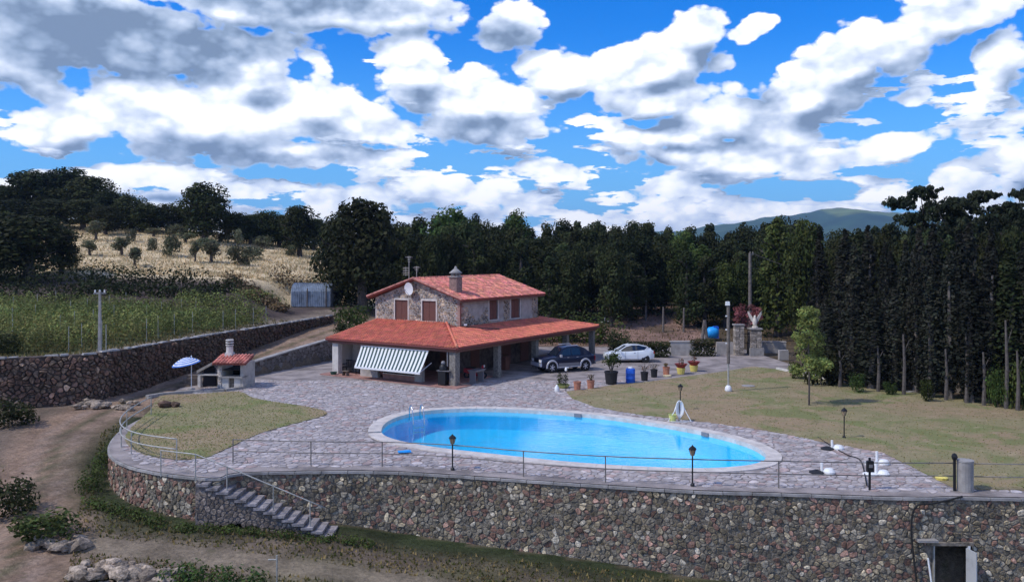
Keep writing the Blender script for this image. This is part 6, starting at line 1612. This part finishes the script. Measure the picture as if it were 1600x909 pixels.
def cactus():
    x, y = G(880, 606); r = empty('potted_cactus', (x, y, .01), 0, 'cluster of dark green columnar plants in a yellow-green bowl at the lawn tip', 'potted plant')
    MB().lathe([(.3, 0), (.45, .2), (.47, .24), (.4, .22)], n=14, cap=False).build('bowl', mat('lime_pot', (.42, .45, .15), .7), r); P = []
    R = random.Random(3)
    for k in range(7): P.append(((R.uniform(-.35, .35), R.uniform(-.25, .25), R.uniform(.45, .75)), (.13, .13, .38), 90))
    V, Fq, C = leafcloud(P, .045, 5, tint=(.8, 1.1)); link('foliage', npmesh('foliage', V, Fq, C, [M['leaf_oak']]), r)
cactus()
x, y = G(884, 611); root = empty('ornament_pole', (x, y - .2, .0), 0, 'small white bird ornament on a thin dark pole at the tip of the lawn', 'ornament'); MB().tube([(0, 0, 0), (0, 0, 1.35)], .025, 6).build('pole', M['iron'], root); MB().lathe([(.02, 1.35), (.09, 1.42), (.07, 1.55), (.02, 1.62)], n=8).box((.1, 0, 1.6), (.16, .03, .05)).build('bird', M['whiteplastic'], root)

# ------------------------------------------------------------------ lamp post, small tree, gate, pole
def lamppost():
    x, y = G(1138, 612); r = empty('lamp_post', (x, y, .02), 0, 'tall grey lamp post with a white globe lamp and white foot on the dry lawn', 'lamp post'); h = Zat(474, y)
    MB().lathe([(0, 0), (.2, 0), (.24, .12), (.2, .3), (.1, .42), (0, .42)], n=14, cap=False).build('foot', M['white'], r, smooth=True)
    MB().tube([(0, 0, .3), (0, 0, 1.9)], .06, 10).build('lower_tube', M['palerail'], r); MB().tube([(0, 0, 1.85), (0, 0, h - .2)], .11, 12).build('pole', M['palebark'], r)
    MB().box((-.05, 0, h - .02), (.26, .26, .26), taper=.85).build('lamp_globe', M['whiteplastic'], r)
    for z in (3.2, 4.1, 5.0): MB().box((-.14, -.02, z), (.1, .1, .08)).build('clamp', M['whiteplastic'], r)
lamppost()
def young_tree():
    x, y = G(1264, 634); root = empty('young_tree', (x, y, .02), 0, 'young light green tree with a thin bare trunk on the dry lawn', 'tree')
    MB().tube([(0, 0, -.2), (.02, 0, 1.6), (0, .05, 3.2), (-.1, 0, 5.2)], [.06, .055, .05, .02], 7).build('trunk', M['bark'], root)
    R = random.Random(21); P = []
    prof = [(1.7, .45), (2.2, 1.0), (2.8, 1.15), (3.4, 1.1), (4.0, 1.05), (4.6, .8), (5.2, .5), (5.75, .35)]
    for k in range(46):
        z = R.uniform(1.7, 5.75); w = float(np.interp(z, [p[0] for p in prof], [p[1] for p in prof])); a = R.uniform(0, 6.28); rr = w * R.uniform(.2, .95); P.append(((rr * cos(a) * 1.15 + .02, rr * sin(a), z), (.34, .34, .30), 110))
    V, Fq, C = leafcloud(P, .075, 44, tint=(.45, 1.4)); link('crown', npmesh('crown', V, Fq, C, [M['leaf_bright']]), root)
young_tree()
plant('bush', 'dense dark bush just behind the young tree on the lawn', 'bush', None, bushes[0], Xat(1296, 58), 59.5, 3.2, 1.6)
plant('bush', 'low green shrub at the lawn edge left of the young tree', 'bush', None, bmids[1], Xat(1246, 62.5), 62.5, 1.6, .7)
for k, (px, Y, h, w) in enumerate([(1340, 56.5, 1.5, .6), (1450, 53, 1.8, .5), (1558, 51, 2.6, .7), (1390, 55.5, 1.1, .5), (1590, 50.4, 3.2, .8)]):
    plant('sapling', '%s from the left of the lighter green saplings at the foot of the cypresses' % ('first', 'third', 'fourth', 'second', 'fifth')[k], 'sapling', 'saplings by the cypresses', bmids[k % 2], Xat(px, Y), Y, h, w)
def gate():
    Y = 77.2; R = random.Random(9)
    for (pa, pb, top, lab) in ((1147, 1161, 508, 'rough stone gate pillar at the left of the iron gate'), (1171, 1188, 514, 'grey stone gate pillar at the right, carrying a bird statue')):
        xa, xb = Xat(pa, Y), Xat(pb, Y); h = Zat(top, Y); r = empty('gate_pillar', ((xa + xb) / 2, Y, 0), 0, lab, 'pillar'); w = xb - xa
        MB().box((0, 0, h / 2), (w * .9, w * .9, h)).build('core', M['mortar'], r)
        k = 0
        while k * .24 < h - .2:
            for j in (-1, 1):
                v = R.uniform(.7, 1.5); ww = w * R.uniform(.44, .54); MB().box((j * (w - ww) / 2 * 1.0, -.04, .12 + k * .24), (ww - .02, w * .95, .21), col=(v, v, v * 1.02)).build('stone', M['stone'], r)
            k += 1
        MB().box((0, 0, h + .05), (w * 1.15, w * 1.15, .12)).build('cap', M['concrete'], r)
        if pa > 1165:
            MB().box((0, -w * .6, .35), (w * 1.25, .3, .7)).build('plinth', M['concrete'], r)
            s = empty('bird_statue', ((xa + xb) / 2, Y, h + .11), 0, 'pale stone bird statue with raised wings on the right gate pillar', 'statue')
            MB().lathe([(.26, 0), (.28, .12), (.2, .16)], n=12).build('base', M['greystone'], s)
            MB().lathe([(.14, .1), (.2, .35), (.23, .6), (.16, .82), (.12, .95), (.11, 1.05), (.03, 1.14)], n=12).box((0, -.15, 1.04), (.05, .14, .05)).box((0, .1, .25), (.22, .12, .4)).build('body', M['greystone'], s, smooth=True)
            for sg in (1, -1):
                q = [(sg * .12, 0, .45), (sg * .16, 0, .85), (sg * .42, .03, 1.28), (sg * .62, .05, 1.50), (sg * .60, .05, 1.20), (sg * .48, .04, .95), (sg * .30, .02, .6)]
                n = len(q); MB().add([(a, b - .05, c) for a, b, c in q] + [(a, b + .05, c) for a, b, c in q], [tuple(range(n)), tuple(range(n, 2 * n))[::-1]] + [(i, (i + 1) % n, n + (i + 1) % n, n + i) for i in range(n)]).build('wing', M['greystone'], s)
    xa, xb = Xat(1161, Y), Xat(1172, Y); r = empty('iron_gate', (xa, Y, 0), 0, 'dark wrought iron gate leaf between the two stone pillars', 'gate')
    for z in (.15, 1.1, 1.9): MB().box(((xb - xa) / 2, 0, z), (xb - xa - .02, .05, .06)).build('crossbar', M['iron'], r)
    for k in range(6): x = .04 + (xb - xa - .08) * k / 5; MB().tube([(x, 0, .05), (x, 0, 2.05)], .018, 5).build('bar', M['iron'], r)
    # red-leaved climber above the pillars
    P = []
    for k in range(34):
        a = R.uniform(0, 6.28); rr = R.random() ** .5; P.append(((Xat(1168, Y + .8) + 1.15 * rr * cos(a) * 1.05, Y + .9 + .7 * R.uniform(-1, 1), 3.45 + 1.15 * rr * sin(a)), (.3, .3, .26), 60))
    root = empty('red_leaved_tree', (Xat(1168, Y + .9), Y + .9, 0), 0, 'small rounded tree with dark red and pink leaves behind the gate', 'tree')
    V, Fq, C = leafcloud(P, .08, 7, tint=(.35, 1.6)); V = V - np.array(root.location); link('crown', npmesh('crown', V, Fq, C, [M['leaf_red']]), root)
    MB().tube([(0, 0, -.1), (.1, 0, 1.4), (-.05, 0, 3.2)], [.1, .08, .05], 7).build('trunk', M['bark'], root)
    xa, xb = Xat(1190, 78.5), Xat(1232, 78.5)
    o = MB().box(((xb - xa) / 2, 0, .45), (xb - xa, .35, 1.0)).box(((xb - xa) / 2, 0, .98), (xb - xa + .06, .42, .08)).build('low_wall', M['plaster']); o.location = (xa, 79.5, 0); o.rotation_euler = (0, 0, -.1); tag(o, 'low plastered wall running right from the gate pillar', 'wall')
    o = MB().box((0, 0, .4), (.8, .4, .85)).build('low_wall', M['plaster']); o.location = (Xat(1224, 74), 74, 0); tag(o, 'short end block of wall at the roadside left of the low shrub', 'wall')
gate()
def pole():
    Y = 86; x = Xat(1172, Y); z = tz(x, Y); h = Zat(395, Y) - z
    r = empty('utility_pole', (x, Y, z), 0, 'tall grey utility pole with a slack wire, rising behind the gate', 'utility pole')
    MB().tube([(0, 0, -.3), (0, 0, h)], [.2, .14], 10).build('pole', M['palebark'], r); MB().box((.1, 0, h - .15), (.5, .08, .1)).build('bracket', M['rail'], r)
    for a in (.0, .28): MB().lathe([(.05, 0), (.07, .05), (.03, .1), (.06, .15), (.02, .2)], (a, 0, h - .08), 8).build('insulator', M['concrete'], r)
    pts = [(.28 + 11 * t, 3 * t, h - .05 - 2.6 * t + 1.9 * (t * t - t)) for t in np.linspace(0, 1, 14)]
    MB().tube(pts, .03, 5).build('wire', M['palebark'], r)
pole()
Y = 88; x = Xat(1113, Y); z = tz(x, Y) + .1; r = empty('blue_tank', (x, Y, z), 0, 'bright blue rounded plastic tank above the short hedge, left of the gate', 'tank')
MB().lathe([(0, -.62), (.35, -.6), (.56, -.35), (.6, 0), (.56, .35), (.35, .6), (0, .62)], (0, 0, .72), 18, axis='X', cap=False).build('tank', M['skyblue'], r, smooth=True)
MB().box((-.72, -.1, .8), (.16, .1, 1.5)).build('white_board', M['white'], r); MB().box((.35, .1, .75), (.5, .7, 1.2)).build('dark_frame', M['blueplastic'], r)
o = MB().lathe([(0, 0), (.45, 0), (.45, .04), (.0, .05)], n=16, cap=False).build('manhole_cover', M['concrete']); x, y = G(1169, 604); o.location = (x, y, .05); tag(o, 'pale round cover lying flat on the lawn right of the lamp post', 'cover')
o = MB().lathe([(0, 0), (.28, 0), (.28, .04), (.0, .05)], n=16, cap=False).build('manhole_cover', M['concrete']); x, y = G(1421, 613); o.location = (x, y, .05); tag(o, 'small pale cover lying flat at the far lawn edge near the cypresses', 'cover')
KB = [(Xat(1212, 68), 67.6), (Xat(1250, 65), 64.6), (Xat(1292, 62.5), 61.8)]
o = MB()
for a, b in zip(KB[:-1], KB[1:]): d = Vector(b) - Vector(a); o.box(((a[0] + b[0]) / 2 - KB[0][0], (a[1] + b[1]) / 2 - KB[0][1], .08), (d.length, .25, .2), atan2(d.y, d.x))
o = o.build('kerb', M['lightplaster']); o.location = (*KB[0], 0); tag(o, 'white painted kerb between the gate road and the dry lawn', 'kerb')

# ------------------------------------------------------------------ under the porch
def porch_things():
    rz = atan2(HS[1], HS[0])
    x, y = hw(hx(548, .9), .95); r = empty('garden_bench', (x, y, .08), rz, 'dark iron garden bench under the left end of the porch', 'bench')
    MB().box((0, 0, .44), (1.5, .48, .05)).build('seat', M['iron'], r)
    for k in range(9): MB().box((-.66 + k * .165, .24, .7), (.05, .03, .45)).build('back_slat', M['iron'], r)
    MB().box((0, .24, .93), (1.5, .05, .06)).build('top_rail', M['iron'], r)
    for a in (-.68, .68):
        for b in (-.2, .2): MB().box((a, b, .22), (.05, .05, .44)).build('leg', M['iron'], r)
        MB().box((a, 0, .66), (.05, .46, .05)).build('armrest', M['iron'], r)
    x, y = hw(hx(540, -.2), -.2); o = MB().box((0, 0, .41), (.5, .35, .04)).box((-.2, 0, .2), (.04, .3, .4)).box((.2, 0, .2), (.04, .3, .4)).build('stool', M['wood']); o.location = (x, y, .0); o.rotation_euler[2] = rz; tag(o, 'small wooden stool in front of the iron bench', 'stool')
    x, y = hw(hx(522, -.2), -.25); o = MB().lathe([(.2, 0), (.26, .16), (.28, .18), (.2, .16)], n=14, cap=False).build('green_basin', mat('green_plastic', (.03, .09, .06), .6)); o.location = (x, y, .08); tag(o, 'dark green basin at the foot of the left porch pier', 'basin')
    x, y = hw(hx(628, 1.8), 1.8); r = empty('dining_table', (x, y, .08), rz, 'long pale table seen behind the parapet under the striped awning', 'table')
    MB().box((0, 0, .74), (2.4, .9, .06)).build('tabletop', M['lightplaster'], r)
    for a in (-1.1, 1.1):
        for b in (-.35, .35): MB().box((a, b, .36), (.07, .07, .72)).build('leg', M['wood'], r)
    x, y = hw(-1.25, .1); r = empty('kettle_grill', (x, y, .08), rz + .1, 'tall dark grill with a pale round hood and side shelf left of the corner pier', 'grill')
    for a in (-.25, .25):
        for b in (-.2, .2): MB().tube([(a, b, 0), (a * .9, b * .9, .95)], .03, 6).build('leg', M['iron'], r)
    MB().box((0, 0, .5), (.6, .5, .9)).build('cabinet', M['iron'], r); MB().box((.1, -.05, 1.0), (1.0, .45, .04)).build('shelf', M['greytrim'], r)
    MB().lathe([(.30, 1.03), (.30, 1.2), (.22, 1.4), (.08, 1.48), (0, 1.49)], (0, 0, 0), 14, cap=False).build('hood', M['iron'], r, smooth=True); MB().lathe([(.0, 1.42), (.15, 1.44), (.17, 1.52), (.12, 1.64), (0, 1.68)], (.0, 0, 0), 12, cap=False).build('chimney_cap', M['greytrim'], r, smooth=True)
    MB().tube([(.28, .1, 1.3), (.28, .1, 2.5)], .06, 8).build('flue_pipe', M['greytrim'], r)
    x, y = hw(-1.4, 4.1); r = empty('scooter', (x, y, .02), rz + .5, 'dark red scooter parked in the shade under the side porch', 'scooter')
    for a in (-.62, .62): MB().lathe([(.12, -.05), (.24, -.05), (.25, 0), (.24, .05), (.12, .05)], (a, 0, .25), 16, axis='Y', cap=False).build('wheel', M['rubber'], r)
    loft([(-.85, [(0, .5), (.1, .5), (.1, .7), (0, .75)]), (-.5, [(0, .35), (.2, .4), (.2, .72), (0, .8)]), (0, [(0, .3), (.2, .32), (.18, .7), (0, .78)]), (.12, [(0, .22), (.2, .22), (.2, .32), (0, .32)]), (.45, [(0, .22), (.2, .22), (.2, .32), (0, .32)]), (.5, [(0, .22), (.2, .25), (.2, .95), (0, .98)]), (.62, [(0, .4), (.1, .45), (.1, .98), (0, 1.0)])], M['red'], 'fairing', r)
    MB().box((-.3, 0, .8), (.7, .28, .1)).build('saddle', M['rubber'], r); MB().tube([(.45, -.32, 1.08), (.55, 0, 1.02), (.45, .32, 1.08)], .022, 6).build('handlebar', M['iron'], r); MB().lathe([(0, .62), (.09, .62), (.11, .7), (0, .72)], (0, 0, .92), 10, axis='X', cap=False).build('headlight', M['lamp'], r)
    x, y = hw(-.2, 2.6); o = MB().box((0, 0, .93), (1.3, .7, .05)).box((0, 0, .86), (1.2, .6, .08)).box((-.5, 0, .42), (.07, .5, .84)).box((.5, 0, .42), (.07, .5, .84)).build('work_table', M['greytrim']); o.location = (x, y, 0); o.rotation_euler[2] = rz + pi / 2; tag(o, 'narrow grey work table right behind the corner pier', 'table')
    x, y = hw(-2.6, 9.5)
    o = MB().box((0, 0, .5), (1.0, .6, 1.0)).box((0, 0, 1.05), (1.06, .66, .08)).build('cupboard', M['shutter']); o.location = (x, y, 0); o.rotation_euler[2] = rz; tag(o, 'brown cupboard against the wall under the side porch', 'cupboard')
    V, Fq, C = leafcloud([((0, 0, .3 + .25 * k), (.5, .5, .35), 70) for k in range(8)] + [((1.0, .3, .3 + .25 * k), (.6, .5, .35), 70) for k in range(7)], .09, 3); x, y = hw(1.1, 21.6)
    o = link('shade_shrub', npmesh('shade_shrub', V, Fq, C, [M['leaf_oak']])); o.location = (x, y, 0); tag(o, 'dark shrub behind the pickup at the far end of the porch', 'shrub')
porch_things()

# ------------------------------------------------------------------ cellar doorway in the retaining wall
def cellar():
    y = float(np.interp((DX0 + DX1) / 2, wx, [p[1] for p in wall_path])); zb = DTOP - 2.3
    r = empty('cellar_doorway', ((DX0 + DX1) / 2, y, zb), 0, 'doorway with white metal frame and open white door in the stone retaining wall', 'door'); w = DX1 - DX0
    MB().box((-w / 2 + .04, -.10, 1.12), (.05, .10, 2.3)).build('frame', M['palerail'], r); MB().box((w / 2 - .04, -.10, 1.12), (.08, .12, 2.3)).build('frame', M['white'], r); MB().box((0, -.02, 2.33), (w + .3, .24, .12)).build('lintel', M['mortar'], r)
    lf = MB().box((0, 0, 1.1), (.55, .04, 2.2)); o = lf.build('door_leaf', mat('dull_white_metal', (.48, .49, .50), .5, dirt=.3), r); o.location = (w / 2 - .10, -.42, 0); o.rotation_euler = (0, 0, radians(-80)); MB().box((.2, -.04, 1.0), (.1, .05, .03)).build('handle', M['iron'], o)
    MB().box((0, 2.2, 1.1), (w + 1.0, .1, 2.6)).box((-w / 2 - .45, 1.1, 1.1), (.1, 2.2, 2.6)).box((w / 2 + .45, 1.1, 1.1), (.1, 2.2, 2.6)).box((0, 1.1, 2.45), (w + 1, 2.2, .1)).box((0, 1.1, -.05), (w + 1, 2.4, .1)).build('cellar_room', M['darkin'], r)
    x = Xat(1440, y); o = MB().box((0, 0, 0), (.75, .35, .08)).build('stone_shelf', M['concrete']); o.location = (x + .1, y - .18, Zat(841, y)); tag(o, 'small concrete ledge on the wall, left above the cellar doorway', 'ledge')
    o = MB().tube([(-.1, 0, 1.9), (0, -.1, .9), (.12, -.15, -.2)], .035, 8).build('white_pipe', M['whiteplastic']); o.location = (Xat(1447, y), y - .35, zb); tag(o, 'white plastic pipe leaning on the wall beside the cellar doorway', 'pipe')
cellar()
x, y = -8.2, 29.9; z = tz(x, y); o = MB().tube([(0, 0, -.1), (0, 0, 1.15)], .03, 6).tube([(0, 0, 1.0), (-.3, 0, 1.0)], .025, 6).build('standpipe', M['palerail']); o.location = (x, y, z); tag(o, 'thin metal standpipe right of the brambles at the bottom', 'standpipe')

# ------------------------------------------------------------------ thin haze in the air
def haze():
    m = bpy.data.materials.new('haze'); m.use_nodes = True; t = m.node_tree; t.nodes.clear(); g = NT(t)
    o = g.n('ShaderNodeOutputMaterial'); v = g.n('ShaderNodeVolumePrincipled', {'Color': (.42, .64, 1.0, 1), 'Density': .0001, 'Anisotropy': .2})
    t.links.new(v.outputs[0], o.inputs['Volume'])
    b = MB().box((0, 2200, 125), (9000, 6600, 270)).build('haze', m); b['kind'] = 'stuff'; b['label'] = 'thin blue haze in the air over the land'
haze()
